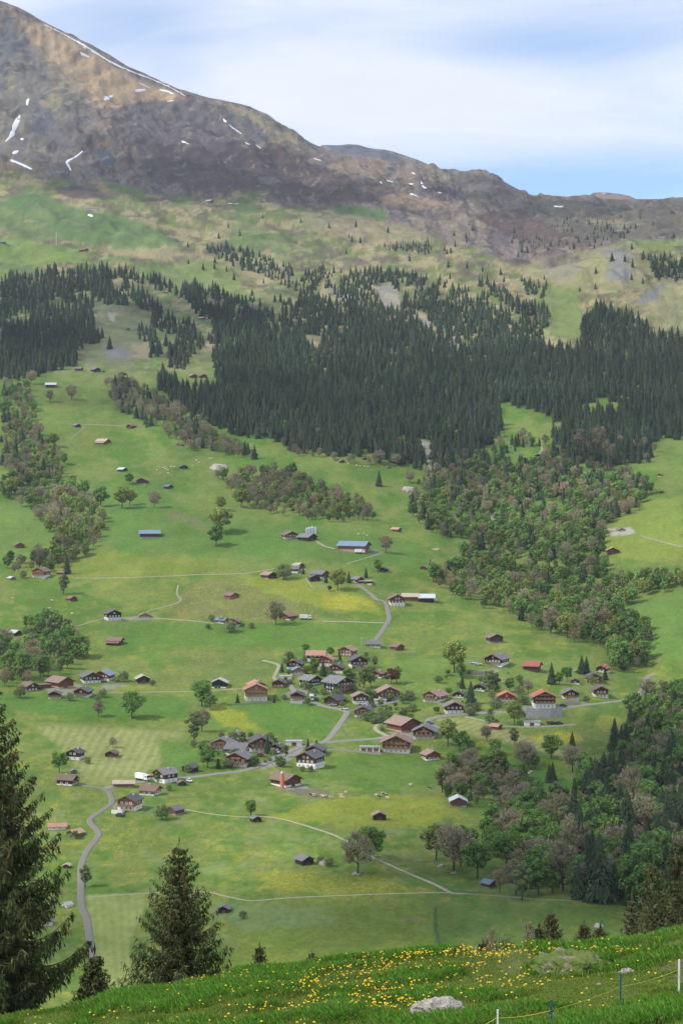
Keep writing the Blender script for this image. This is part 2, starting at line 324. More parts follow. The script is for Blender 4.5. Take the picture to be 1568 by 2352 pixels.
# alp pastures and mountain
alp = ss(905, 780, PV)*(Y > 2300); C = mixa(C, (.125, .15, .052), alp*.85)
C = mixa(C, (.26, .225, .115), alp*ss(.44, .56, fbm(PU+PV*.5, PV*3.4, 30, 6, 201, .62)))
C = mixa(C, (.105, .085, .06), alp*ss(.53, .62, fbm(PU-PV*.4, PV*2.8, 34, 6, 211, .62))*.85)
C = mixa(C, (.09, .155, .042), alp*ss(.50, .62, fbm(PU, PV*1.8, 70, 4, 215))*ss(900, 500, PU)*.7)
def bandline(p): a = np.array(p, float); return np.interp(PU, a[:, 0], a[:, 1])
mb = bandline([(-700, 380), (0, 385), (130, 405), (300, 425), (420, 445), (560, 440), (760, 470), (900, 500), (1050, 560), (1200, 600), (1568, 640)])+(n1-.5)*40
mo = ss(8, -8, PV-mb)*(Y > 3300)
rk = ridged(PU+PV*.25, PV*.6, 46, 5, 221); fb = fbm(PU+PV*.6, PV*.9-PU*.15, 38, 5, 225)
C = mixa(C, (.165, .125, .092), mo)
fb = .55*fbm(PU+PV*.6, PV*.9-PU*.15, 60, 7, 225, .6)+.45*fbm((PU-PV*.45)*2.6, PV*.5+PU*.2, 30, 6, 226, .6)
C = mixa(C, (.072, .050, .052), mo*ss(.45, .56, fb)*.95)
C = mixa(C, (.21, .18, .105), mo*ss(.50, .60, fbm((PU-PV*.5)*2.2, PV*.45+PU*.2, 34, 6, 231, .6))*.6)
C = mixa(C, (.13, .125, .13), mo*ss(.60, .74, ridged((PU-PV*.5)*1.8, PV*.5+PU*.2, 40, 6, 221))*.5)
C = mixa(C, (.28, .26, .235), mo*ss(.78, .84, ridged((PU-PV*.4)*1.4, PV*.8, 12, 3, 241))*.4)
paint([(50, 40), (110, 60), (250, 140), (330, 190), (430, 222), (420, 235), (330, 232), (250, 250), (205, 235), (150, 205), (105, 150), (70, 105)], (.36, .26, .155), .95, 8, 10, 11)
paint([(0, 60), (60, 80), (120, 140), (210, 215), (210, 260), (150, 380), (60, 370), (0, 340)], (.15, .15, .13), .6, 8, 25, 12)
paint([(0, 30), (25, 40), (60, 130), (40, 150), (0, 170)], (.10, .105, .115), .8, 6, 15, 13)
for k, q in enumerate([[(40, 120), (50, 120), (30, 200), (12, 215)], [(90, 225), (110, 240), (85, 270), (65, 300), (55, 290)], [(130, 170), (150, 200), (130, 260), (115, 250)]]): paint(q, (.25, .22, .12), .8, 5, 14, 60+k)
paint([(80, 235), (130, 260), (110, 320), (60, 300), (60, 260)], (.095, .10, .115), .8, 5, 14, 14)
paint([(285, 240), (440, 228), (520, 240), (600, 290), (620, 380), (500, 400), (360, 360), (270, 300)], (.085, .08, .085), .7, 8, 30, 15)  # front shoulder darkened against the sunlit slope, shade put into the rock colour
paint([(440, 222), (560, 245), (650, 300), (735, 350), (690, 345), (600, 290), (520, 245)], (.25, .215, .13), .8, 5, 10, 16)
paint([(350, 330), (560, 330), (720, 400), (760, 460), (600, 440), (430, 440), (330, 400)], (.062, .044, .046), .75, 8, 40, 17)
paint([(222, 345), (240, 340), (268, 362), (262, 375), (240, 378), (228, 372)], (.07, .085, .11), .95, 2, 6, 18)
paint([(590, 405), (640, 410), (640, 425), (600, 420)], (.2, .19, .18), .6, 3, 10, 19)
paint([(660, 420), (560, 350), (640, 330), (780, 400), (900, 430), (1000, 470), (900, 470), (760, 460)], (.068, .048, .044), .85, 8, 24, 20)
paint([(870, 450), (930, 440), (1000, 460), (1040, 470), (960, 480), (880, 470)], (.27, .19, .12), .8, 5, 14, 21)
paint([(740, 380), (800, 365), (850, 372), (870, 400), (800, 390)], (.23, .17, .11), .7, 5, 14, 22)
paint([(1050, 395), (1090, 395), (1215, 448), (1150, 450), (1100, 440), (1040, 420)], (.10, .08, .075), .8, 6, 14, 23)
paint([(1060, 410), (1120, 405), (1150, 440), (1080, 450)], (.17, .16, .14), .6, 5, 14, 24)
paint([(1080, 495), (1180, 480), (1210, 482), (1330, 560), (1340, 570), (1200, 560), (1120, 520)], (.085, .06, .05), .9, 5, 14, 25)
paint([(1210, 452), (1568, 462), (1568, 550), (1450, 545), (1330, 560), (1220, 490)], (.085, .08, .055), .8, 6, 20, 26)
paint([(1350, 500), (1470, 505), (1440, 520), (1360, 515)], (.22, .19, .11), .7, 4, 14, 27)
paint([(740, 320), (900, 335), (1010, 388), (860, 362), (760, 350)], (.10, .11, .14), .9, 2, 4, 28, ymin=7000)
paint([(880, 340), (1010, 388), (940, 378)], (.19, .17, .13), .9, 2, 4, 29, ymin=7000)
paint([(1340, 440), (1470, 440), (1470, 470), (1340, 470)], (.21, .15, .14), .9, 2, 4, 29, ymin=7000)
# left green alp with scattered dry patches
paint([(0, 445), (120, 450), (160, 475), (290, 500), (390, 540), (440, 590), (300, 570), (180, 560), (0, 470)], (.085, .155, .045), .8, 8, 14, 31)
paint([(0, 545), (110, 560), (190, 572), (200, 600), (90, 610), (0, 600)], (.13, .21, .04), .8, 6, 10, 32)
paint([(132, 430), (200, 425), (250, 445), (240, 458), (160, 455), (135, 445)], (.075, .058, .055), .9, 4, 10, 33)
paint([(225, 565), (300, 575), (390, 565), (470, 585), (430, 592), (330, 590), (240, 585)], (.30, .24, .14), .7, 5, 18, 34)
paint([(520, 580), (600, 590), (680, 620), (640, 650), (560, 640), (500, 600)], (.26, .24, .12), .6, 7, 22, 35)
paint([(420, 590), (500, 600), (560, 650), (580, 700), (500, 680), (400, 610)], (.15, .20, .06), .8, 8, 20, 36)
paint([(780, 470), (880, 480), (890, 500), (800, 500), (760, 485)], (.08, .16, .045), .8, 6, 14, 37)
paint([(790, 490), (930, 520), (1000, 545), (900, 560), (780, 540), (650, 520)], (.25, .21, .13), .55, 8, 26, 38)
paint([(225, 660), (260, 665), (330, 715), (360, 800), (300, 850), (200, 840), (180, 780), (230, 720)], (.13, .15, .075), .8, 7, 14, 39)
paint([(240, 790), (300, 800), (300, 830), (250, 820)], (.16, .155, .16), .8, 5, 12, 40)
paint([(310, 790), (345, 780), (345, 830), (310, 820)], (.26, .23, .14), .7, 5, 14, 41)
paint([(250, 715), (268, 722), (262, 740), (248, 735)], (.30, .27, .22), .8, 2, 6, 42)
paint([(475, 780), (530, 760), (520, 800), (480, 810)], (.27, .23, .15), .8, 3, 12, 43)
paint([(700, 770), (760, 770), (720, 810), (700, 800)], (.26, .25, .12), .8, 3, 12, 44)
for k, q in enumerate([[(860, 660), (905, 650), (920, 700), (890, 710)], [(940, 700), (985, 735), (1000, 760), (960, 745)], [(1015, 740), (1060, 750), (1050, 800), (1020, 770)], [(760, 660), (830, 680), (830, 700), (770, 685)]]): paint(q, (.25, .23, .19), .9, 3, 14, 160+k)
# eroded knoll on the right
paint([(1200, 612), (1300, 590), (1400, 562), (1460, 560), (1490, 600), (1480, 660), (1330, 670), (1220, 650)], (.22, .21, .10), .7, 6, 18, 45)
paint([(1240, 605), (1330, 592), (1320, 640), (1260, 650)], (.19, .18, .15), .5, 5, 24, 46)
paint([(1390, 575), (1440, 570), (1450, 630), (1420, 650), (1390, 640)], (.15, .15, .16), .75, 4, 22, 47)
paint([(1200, 650), (1330, 665), (1340, 780), (1290, 775), (1240, 710)], (.13, .18, .05), .9, 6, 14, 48)
paint([(1500, 640), (1568, 600), (1568, 760), (1500, 740), (1470, 690)], (.22, .215, .105), .7, 6, 18, 49)
paint([(1470, 680), (1500, 660), (1530, 640), (1500, 690), (1460, 700)], (.15, .15, .165), .75, 3, 14, 50)
paint([(1400, 556), (1568, 546), (1568, 575), (1480, 575)], (.14, .19, .05), .9, 4, 8, 51)
# forest floor under the dense woods
FL = (.035, .045, .022)
# meadows
paint([(240, 1110), (350, 1110), (480, 1195), (560, 1200), (700, 1205), (950, 1235), (990, 1300), (760, 1290), (520, 1280), (330, 1270), (230, 1250)], (.078, .160, .028), .7, 14, 16, 71)
paint([(60, 1290), (200, 1270), (480, 1275), (530, 1300), (520, 1320), (300, 1330), (60, 1330)], (.17, .205, .032), .5, 12, 20, 72)
paint([(430, 1340), (540, 1335), (640, 1370), (740, 1400), (740, 1425), (560, 1425), (380, 1420), (410, 1370)], (.135, .13, .05), .6, 14, 22, 73)
paint([(180, 1440), (260, 1430), (600, 1432), (880, 1432), (860, 1480), (700, 1492), (560, 1490), (330, 1480), (240, 1450)], (.078, .165, .026), .75, 8, 10, 74)
paint([(560, 1320), (700, 1330), (860, 1380), (880, 1410), (760, 1400), (640, 1370), (560, 1340)], (.19, .23, .030), .8, 6, 10, 75)
paint([(740, 1365), (830, 1370), (860, 1385), (800, 1402), (750, 1395)], (.34, .30, .02), .35, 6, 16, 76)
paint([(480, 1490), (620, 1490), (640, 1520), (620, 1570), (500, 1580), (380, 1590), (330, 1560)], (.125, .155, .045), .5, 14, 20, 77)
paint([(375, 1170), (460, 1195), (490, 1230), (430, 1200), (380, 1190)], (.17, .15, .07), .6, 6, 12, 78)
paint([(0, 1150), (100, 1160), (130, 1230), (60, 1290), (0, 1290)], (.11, .19, .04), .6, 8, 14, 79)
paint([(0, 1590), (300, 1600), (440, 1600), (430, 1650), (200, 1650), (80, 1640), (0, 1620)], (.070, .165, .026), .8, 6, 8, 80)
paint([(75, 1661), (200, 1664), (300, 1672), (425, 1678), (430, 1700), (362, 1702), (372, 1756), (330, 1775), (260, 1805), (190, 1800), (150, 1720)], (.20, .22, .07), .75, 9, 8, 81)
st = .5+.5*np.sin((PU+PV*.55)/3.4+2*(n2-.5)); 
paint([(85, 1668), (425, 1682), (360, 1703), (370, 1756), (330, 1775), (200, 1790)], (.32, .32, .14), .38, 3, 5, 82, nz=st)
paint([(200, 2055), (335, 2050), (330, 2100), (300, 2160), (300, 2280), (215, 2250), (205, 2130)], (.20, .245, .065), .9, 3, 5, 83)
st2 = .5+.5*np.sin((PU-PV*.08)/3.0+2*(n1-.5)); paint([(200, 2055), (335, 2050), (330, 2100), (300, 2160), (300, 2280), (215, 2250), (205, 2130)], (.28, .29, .12), .35, 3, 5, 84, nz=st2)
paint([(1003, 1650), (1070, 1648), (1240, 1700), (1300, 1730), (1310, 1745), (1180, 1710), (1040, 1680)], (.27, .27, .10), .95, 3, 5, 85)
st3 = .5+.5*np.sin((PU*.8+PV*2.0)/3.4); paint([(1003, 1650), (1070, 1648), (1240, 1700), (1300, 1730), (1310, 1745), (1180, 1710), (1040, 1680)], (.15, .20, .05), .6, 3, 5, 86, nz=st3)
paint([(1210, 1690), (1320, 1680), (1340, 1700), (1260, 1720)], (.34, .30, .03), .6, 5, 10, 87)
paint([(1380, 1640), (1440, 1650), (1400, 1680), (1360, 1665)], (.28, .28, .05), .6, 6, 10, 88)
paint([(480, 1610), (740, 1615), (790, 1640), (760, 1690), (600, 1680), (480, 1670)], (.080, .175, .028), .8, 6, 8, 89)
paint([(490, 1610), (560, 1640), (600, 1680), (520, 1670), (480, 1640)], (.26, .27, .025), .6, 6, 12, 90)
paint([(750, 1730), (870, 1740), (1000, 1745), (1010, 1810), (860, 1810), (740, 1790)], (.075, .155, .024), .7, 12, 14, 91)
paint([(370, 1705), (430, 1700), (470, 1740), (440, 1770), (375, 1756)], (.085, .17, .03), .9, 2, 4, 92)
paint([(1040, 1740), (1240, 1770), (1340, 1800), (1290, 1830), (1100, 1790)], (.045, .14, .020), .9, 6, 8, 93)
paint([(940, 2105), (972, 2105), (965, 2120), (925, 2118), (915, 2108)], (.27, .20, .14), .95, 1, 4, 94)
paint([(1000, 2080), (1200, 2075), (1420, 2080), (1450, 2200), (1000, 2200)], (.07, .13, .026), .55, 8, 10, 95)
paint([(600, 2000), (860, 2010), (1000, 2050), (800, 2055), (600, 2045)], (.21, .23, .028), .6, 8, 24, 96)
paint([(560, 2070), (980, 2060), (1000, 2200), (500, 2240)], (.135, .19, .028), .7, 8, 20, 97)
paint([(480, 2085), (620, 2075), (770, 2090), (760, 2120), (560, 2140)], (.20, .26, .14), .3, 12, 26, 98)
paint([(760, 1830), (1010, 1830), (1060, 1870), (960, 1900), (760, 1890), (600, 1880)], (.20, .24, .024), .65, 8, 22, 99)
paint([(870, 1520), (1060, 1500), (1380, 1530), (1390, 1560), (1100, 1560), (900, 1600)], (.13, .20, .04), .7, 8, 14, 105)
paint([(1420, 1150), (1568, 1140), (1568, 1280), (1480, 1290), (1390, 1270), (1400, 1200)], (.17, .22, .035), .7, 6, 14, 106)
paint([(1440, 1390), (1568, 1350), (1568, 1520), (1490, 1510)], (.095, .18, .035), .8, 6, 10, 107)
paint([(1395, 1215), (1450, 1212), (1460, 1225), (1400, 1232)], (.32, .29, .25), .95, 1, 5, 108)
paint([(996, 2085), (1003, 2085), (1004, 2130), (1012, 2170), (1004, 2175), (996, 2130)], (.05, .09, .03), .9, 1, 3, 109)
paint([(960, 1010), (985, 1015), (1000, 1080), (985, 1085), (970, 1060)], (.24, .22, .19), .95, 2, 10, 110)
paint([(1080, 1140), (1110, 1160), (1150, 1200), (1130, 1200), (1090, 1170)], (.20, .19, .17), .9, 2, 10, 111)
paint([(700, 1805), (760, 1815), (740, 1835), (640, 1820)], (.15, .13, .08), .8, 3, 8, 112)
# foreground slope
fg = Y < 400
C[fg] = C[fg]*0+np.array((.070, .15, .022))*(.75+.5*n4[fg][:, None]); C = mixa(C, (.14, .11, .06), fg*ss(.58, .70, fbm(X, Y, 3., 4, 301))*ss(2, 7, X)*.8)
paint([(595, 1752), (640, 1730), (700, 1712), (690, 1732), (640, 1758), (600, 1768)], (.24, .23, .21), .9, 2, 3, 113)
for k, q in enumerate([[(640, 1595), (700, 1580), (740, 1600), (700, 1612)], [(830, 1615), (900, 1600), (960, 1600), (900, 1612), (840, 1622)], [(885, 1680), (950, 1675), (1000, 1692), (940, 1700)], [(1160, 1622), (1290, 1618), (1290, 1636), (1160, 1636)], [(95, 1575), (190, 1570), (200, 1592), (120, 1600)], [(225, 1588), (300, 1575), (270, 1570), (235, 1572)], [(1075, 1545), (1130, 1535), (1160, 1540), (1110, 1552)], [(690, 1795), (715, 1815), (640, 1812), (625, 1795)], [(255, 1846), (330, 1840), (330, 1852), (260, 1865)], [(760, 1264), (860, 1272), (880, 1268), (860, 1262)], [(280, 1420), (360, 1416), (360, 1422), (285, 1426)]]): paint(q, (.26, .24, .20), .7, 2, 5, 120+k)
ROK = np.clip(mo*(1-.75*inpoly(PU, PV, [(50, 30), (430, 215), (420, 240), (250, 245), (150, 205), (70, 105)]))+.35*alp, 0, 1)
FLO = np.clip((C[..., 0]/C[..., 1]-.62)*2.6, .12, 1)*ss(1150, 1350, PV)*(Y > 400)*(C[..., 1] > .12)*(C[..., 2] < .044)
def make_ground():
    idx = np.arange(NU*NY).reshape(NU, NY); a = idx[:-1, :-1].ravel(); b = idx[1:, :-1].ravel(); c = idx[1:, 1:].ravel(); d = idx[:-1, 1:].ravel()
    me = mesh_np('ground', np.c_[X.ravel(), Y.ravel(), Z.ravel()], np.c_[a, b, c, d], M_ground, C.reshape(-1, 3), True)
    al = me.attributes.new('flo', 'FLOAT', 'POINT'); al.data.foreach_set('value', FLO.ravel().astype(np.float32))
    al = me.attributes.new('rok', 'FLOAT', 'POINT'); al.data.foreach_set('value', ROK.ravel().astype(np.float32))
    tag(link('ground', me), 'green alpine meadows and hillsides rising to the bare brown mountain', None, None, 'structure')
# ------------------------------------------------------------------ draped strips (roads, paths, snow)
def resample(pts, step):
    out = [pts[0]]
    for a, b in zip(pts[:-1], pts[1:]):
        n = max(1, int(math.hypot(b[0]-a[0], b[1]-a[1])/step))
        for i in range(1, n+1): out.append((a[0]+(b[0]-a[0])*i/n, a[1]+(b[1]-a[1])*i/n))
    return out
def catmull(pts, n=6):
    o = []; q = [pts[0]]+list(pts)+[pts[-1]]
    for i in range(1, len(q)-2):
        for k in range(n):
            t = k/n; o.append(tuple(.5*((2*q[i][j])+(-q[i-1][j]+q[i+1][j])*t+(2*q[i-1][j]-5*q[i][j]+4*q[i+1][j]-q[i+2][j])*t*t+(-q[i-1][j]+3*q[i][j]-3*q[i+1][j]+q[i+2][j])*t**3) for j in range(2)))
    o.append(tuple(pts[-1])); return o
def strip(name, pts, width, matl, label, lift=.22, z='F', taper=None, wob=0., ymin=420, kerb=.35):
    W3 = []
    for p in catmull([zc(z, *q) for q in pts]):
        h = hit(p[0], p[1], ymin)
        if h is not None and (not W3 or (W3[-1]-h).length > .5) and (not W3 or (W3[-1]-h).length < 400): W3.append(h)
    if len(W3) < 2: return None
    pl = resample([(p.x, p.y) for p in W3], 3.0 if W3[0].y < 2500 else 8.)
    n = len(pl); A = np.array(pl); T = np.gradient(A, axis=0)
    for _ in range(2): T[1:-1] = (T[:-2]+T[1:-1]+T[2:])/3
    T /= np.linalg.norm(T, axis=1)[:, None]+1e-9
    N = np.c_[-T[:, 1], T[:, 0]]; wd_ = np.full(n, width/2.*(.75 if name == 'path' else 1))
    if taper: wd_ *= np.interp(np.linspace(0, 1, n), *taper)
    if wob: wd_ *= 1-wob+2*wob*vn(np.arange(n)*.35, np.zeros(n), len(name)+n)
    ks = (-1, -.5, 0, .5, 1); rowsV = []
    for k in ks:
        q = A+N*(wd_*k)[:, None]; rowsV.append(np.c_[q, Hh(q[:, 0], q[:, 1])+lift])
    for k in (-1, 1):
        q = A+N*((wd_+kerb)*k)[:, None]; r = np.c_[q, Hh(q[:, 0], q[:, 1])-.4]; rowsV = [r]+rowsV if k < 0 else rowsV+[r]
    m = len(rowsV); V = np.stack(rowsV, 1).reshape(-1, 3); f = []
    gap = vn(np.arange(n)*.45, np.zeros(n)+.3, n+7) if name == 'snow_patch' else np.ones(n)
    for i in range(n-1):
        if gap[i] < .22 and 1 < i < n-3: continue
        for j in range(m-1): f.append((i*m+j, (i+1)*m+j, (i+1)*m+j+1, i*m+j+1))
    return tag(link(name, mesh_np(name, V, np.array(f)[:, ::-1], matl)), label, None, None, 'structure')
make_ground()
strip('road', [(219, 2255), (214, 2205), (207, 2160), (200, 2110), (188, 2080), (187, 2030), (187, 1990), (201, 1955), (223, 1926), (227, 1911), (210, 1893), (208, 1881), (230, 1865), (255, 1847), (257, 1832), (249, 1818), (232, 1810), (205, 1806), (182, 1803)], 2.8, M_road, 'grey lane winding up the left meadow past the first farmhouse')
strip('road', [(243, 1812), (262, 1806), (313, 1798), (380, 1790), (443, 1785), (504, 1777), (550, 1772), (598, 1759), (630, 1744), (669, 1725), (700, 1713), (739, 1706), (758, 1694), (777, 1668), (793, 1645), (797, 1636), (784, 1630), (746, 1622), (717, 1612), (690, 1600), (662, 1570)], 3.8, M_road, 'grey village road bending up between the lower and upper chalets')
strip('road', [(662, 1572), (640, 1566), (630, 1556), (636, 1542), (640, 1528), (622, 1521), (604, 1517)], 2.4, M_path, 'pale lane leaving the upper left corner of the village')
strip('road', [(797, 1634), (830, 1628), (860, 1622), (893, 1612), (930, 1605), (960, 1602)], 2.6, M_road, 'lane running right below the balconied chalets')
strip('road', [(744, 1707), (790, 1702), (860, 1697), (893, 1692), (940, 1688), (975, 1690), (1012, 1682), (992, 1666), (984, 1655), (1001, 1648), (1041, 1642), (1101, 1638), (1181, 1634), (1281, 1629), (1341, 1620), (1421, 1611), (1455, 1603), (1472, 1590), (1481, 1572), (1486, 1556), (1505, 1547)], 4.2, M_road, 'main grey road curving past the hotel with orange roof into the trees')
strip('road', [(735, 1722), (780, 1722), (826, 1727), (876, 1732)], 3, M_road, 'short drive to the row of three garages')
strip('road', [(893, 1692), (872, 1682), (862, 1672), (870, 1663), (880, 1662)], 2.5, M_path, 'short curved track to the big brown barn')
strip('path', [(1068, 1646), (1121, 1658), (1161, 1668), (1221, 1670), (1270, 1668), (1321, 1664)], 3, M_path, 'pale track ending on the parking strip below the hotel')
strip('road', [(813, 1343), (828, 1347), (853, 1365), (864, 1376), (885, 1383), (891, 1405), (893, 1423), (878, 1448), (862, 1472)], 3.6, M_road, 'grey lane climbing from the upper village to the high farms')
strip('path', [(741, 1427), (800, 1428), (885, 1431)], 1.8, M_path, 'straight pale track left of the upper lane')
strip('path', [(180, 1438), (223, 1425), (250, 1420), (317, 1416), (346, 1402), (396, 1389), (416, 1378), (407, 1364), (410, 1344)], 1.8, M_path, 'pale footpath bending uphill from the dark three storey farmhouse')
strip('path', [(355, 1420), (432, 1425), (493, 1432)], 1.6, M_path, 'pale track between the tan cottage and the blossoming garden')
strip('path', [(173, 1328), (288, 1327), (432, 1321), (540, 1318), (565, 1317), (619, 1308), (634, 1306)], 1.5, M_path, 'thin pale track crossing the meadow at mid height')
strip('path', [(241, 1592), (340, 1590), (439, 1588), (510, 1585), (557, 1582)], 1.7, M_path, 'straight track between the left hamlet and the village')
strip('path', [(425, 1859), (486, 1870), (564, 1877), (594, 1875), (641, 1880), (677, 1889), (735, 1907), (771, 1920), (803, 1936), (832, 1954), (857, 1970), (893, 1986), (947, 2010), (1001, 2033), (1037, 2051), (1068, 2053)], 1.6, M_path, 'gravel footpath crossing the lower meadow diagonally', taper=([0, .3, 1], [.4, .8, 1.15]))
strip('path', [(1037, 2051), (1097, 2055), (1183, 2061), (1240, 2066), (1400, 2072)], .7, M_path, 'faint footpath below the dark riverside wood')
strip('path', [(196, 2061), (260, 2057), (338, 2052), (468, 2049), (511, 2057), (564, 2068), (600, 2068), (677, 2062), (843, 2055), (980, 2051), (1037, 2051)], .7, M_path, 'faint grassy footpath across the near meadow')
strip('path', [(727, 1243), (745, 1254), (770, 1261)], 3, M_path, 'farm track to the long blue roofed barn')
strip('path', [(882, 1270), (850, 1279), (795, 1295)], 1.5, M_path, 'faint track below the long blue roofed barn')
strip('path', [(1469, 1230), (1534, 1248), (1568, 1256)], 2, M_path, 'pale track leaving the construction site')
strip('path', [(1241, 1018), (1244, 1033), (1236, 1045)], 3, M_path, 'short pale track in the forest clearing')
strip('path', [(316, 1000-20), (196, 975), (190, 985), (160, 1010)], 1.2, M_path, 'zigzag footpath on the upper left meadow')
strip('path', [(1070, 1550), (1145, 1556), (1150, 1562), (1155, 1568)], 3, M_path, 'drive of the long grey chalet on the right')
for k, (z, pts, w) in enumerate([('a', [(205, 112), (280, 150), (380, 205), (440, 240), (520, 290), (620, 335), (700, 365), (780, 400), (850, 440)], 22), ('a', [(380, 215), (440, 245), (500, 280), (540, 300)], 14), ('a', [(370, 246), (390, 252), (412, 263)], 16), ('a', [(735, 412), (770, 420), (800, 432)], 22), ('a', [(480, 460), (500, 448), (520, 440)], 26), ('a', [(92, 530), (70, 580), (55, 620), (25, 652)], 26), ('a', [(130, 455), (125, 485)], 22), ('a', [(380, 695), (350, 720), (312, 742), (315, 760), (328, 785)], 14), ('a', [(50, 735), (100, 755), (150, 778)], 14), ('a', [(60, 708), (85, 692)], 26), ('a', [(835, 648), (850, 655), (868, 662)], 16), ('a', [(1025, 545), (1060, 580), (1110, 615)], 8), ('a', [(1175, 665), (1200, 682)], 8), ('a', [(1125, 655), (1148, 664)], 10),
        ('a', [(640, 380), (690, 405)], 8), ('a', [(620, 418), (670, 412)], 10), ('a', [(768, 466), (800, 462)], 10), ('a', [(408, 985), (428, 995)], 20), ('a', [(1440, 728), (1475, 738)], 14), ('a', [(96, 642), (110, 637)], 14),
        ('b', [(325, 290), (337, 300)], 22), ('b', [(365, 332), (375, 355), (390, 364)], 10), ('b', [(315, 388), (340, 396), (358, 405)], 12), ('b', [(205, 327), (238, 335)], 10), ('b', [(975, 445), (1000, 448), (1018, 446)], 12), ('b', [(445, 380), (458, 386)], 12), ('b', [(308, 343), (330, 344)], 8), ('b', [(1195, 385), (1212, 388)], 8), ('b', [(180, 332), (183, 343)], 10)]):
    q = zc(z, *pts[0]); h = hit(*q); ym = 420
    if h: strip('snow_patch', pts, (w if w < 15 else 15+(w-15)*.4)*.50, M_snow, 'white streak of old snow on the bare mountain', .9, z, ([0, .25, .7, 1], [.25, 1, .8, .2]), .45, kerb=1.)
# SECTION2
# ------------------------------------------------------------------ trees
def spruce_tpl(tiers, pts, seed, rad=.17, cards=0):
    r = random.Random(seed); V = []; Fc = []; Cc = []
    def add(p, c): V.append(p); Cc.append(c); return len(V)-1
    n = 5                                                     # trunk
    for a, b, ra, rb in ((-.08, .5, .018, .010),):
        base = len(V)
        for z, q in ((a, ra), (b, rb)):
            for j in range(n): add((q*cos(j*2*pi/n), q*sin(j*2*pi/n), z), (.09, .07, .055))
        for j in range(n): k = (j+1) % n; Fc.append((base+j, base+k, base+n+k)); Fc.append((base+j, base+n+k, base+n+j))
    ntr = len(Fc)
    lean = (r.uniform(-.01, .01), r.uniform(-.01, .01))
    for t in range(tiers):
        f = t/float(tiers); z0 = .07+.9*f**.92; R_ = rad*(.72 if cards else 1)*(1-f)**.86*r.uniform(.86, 1.12)+.006; th = (1.0-z0)*.30+.05; dr = R_*r.uniform(.28, .5)
        g = r.uniform(.8, 1.2); base = (.036*g, .058*g, .030*g)
        ap = add((lean[0], lean[1], min(1, z0+th)), tuple(c*.95 for c in base)); ph = r.random()*6
        ring = []
        if cards: R_ *= .45; base = tuple(c*.7 for c in base)
        for j in range(pts):
            a = ph+2*pi*(j+r.uniform(-.3, .3))/pts; q = R_*r.uniform(.62, 1.2); h = r.uniform(.75, 1.5)
            ring.append(add((q*cos(a), q*sin(a), z0-dr*r.uniform(.5, 1.2)), tuple(c*h*1.15 for c in base)))
            a2 = ph+2*pi*(j+.5)/pts; q2 = R_*r.uniform(.38, .6); ring.append(add((q2*cos(a2), q2*sin(a2), z0+dr*.15), tuple(c*.9 for c in base)))
        for j in range(len(ring)): Fc.append((ap, ring[j], ring[(j+1) % len(ring)]))
    for w_ in range(26 if cards else 0):
        f = w_/26.; z0 = .05+.93*f**.95; R_ = rad*1.05*(1-f)**.82+.008
        for j in range(10):
            if r.random() < .08: continue
            a = w_*1.7+6.283*(j+r.uniform(-.3, .3))/10; q = R_*r.uniform(.7, 1.15); dr = q*r.uniform(.18, .5); ww = q*r.uniform(.16, .30)+.004; g = r.uniform(.55, 1.6); c = (.044*g, .066*g, .032*g); ca, sa = cos(a), sin(a); m1 = .62*q
            i0 = add((.02*ca, .02*sa, z0+.012), tuple(x*.8 for x in c)); i1 = add((m1*ca-ww*sa, m1*sa+ww*ca, z0-dr*.75), c); i2 = add((q*ca, q*sa, z0-dr*.7), tuple(x*1.2 for x in c)); i3 = add((m1*ca+ww*sa, m1*sa-ww*ca, z0-dr*.75), c); i4 = add((m1*ca, m1*sa, z0-dr*.3), c)
            Fc.extend([(i0, i1, i4), (i1, i2, i4), (i2, i3, i4), (i3, i0, i4)])
    for k in range(cards):                                    # loose twigs that break the tiers up
        f = r.random()**1.25; z = .06+.9*f; q = rad*(1-f)**.86*r.uniform(.65, 1.18); a = r.random()*6.283; s = .030*r.uniform(.5, 1.5)*(1.2-f*.6)
        g = r.uniform(.65, 1.5); c = (.044*g, .068*g, .032*g); dx, dy_ = cos(a), sin(a)
        p = add((q*dx-dy_*s*.5, q*dy_+dx*s*.5, z+s*.5), c); p2 = add((q*dx+dy_*s*.5, q*dy_-dx*s*.5, z+s*.3), c); p3 = add(((q+s)*dx, (q+s)*dy_, z-s*1.1), c)
        Fc.append((p, p2, p3))
    return np.array(V), np.array(Fc), np.array(Cc), ntr
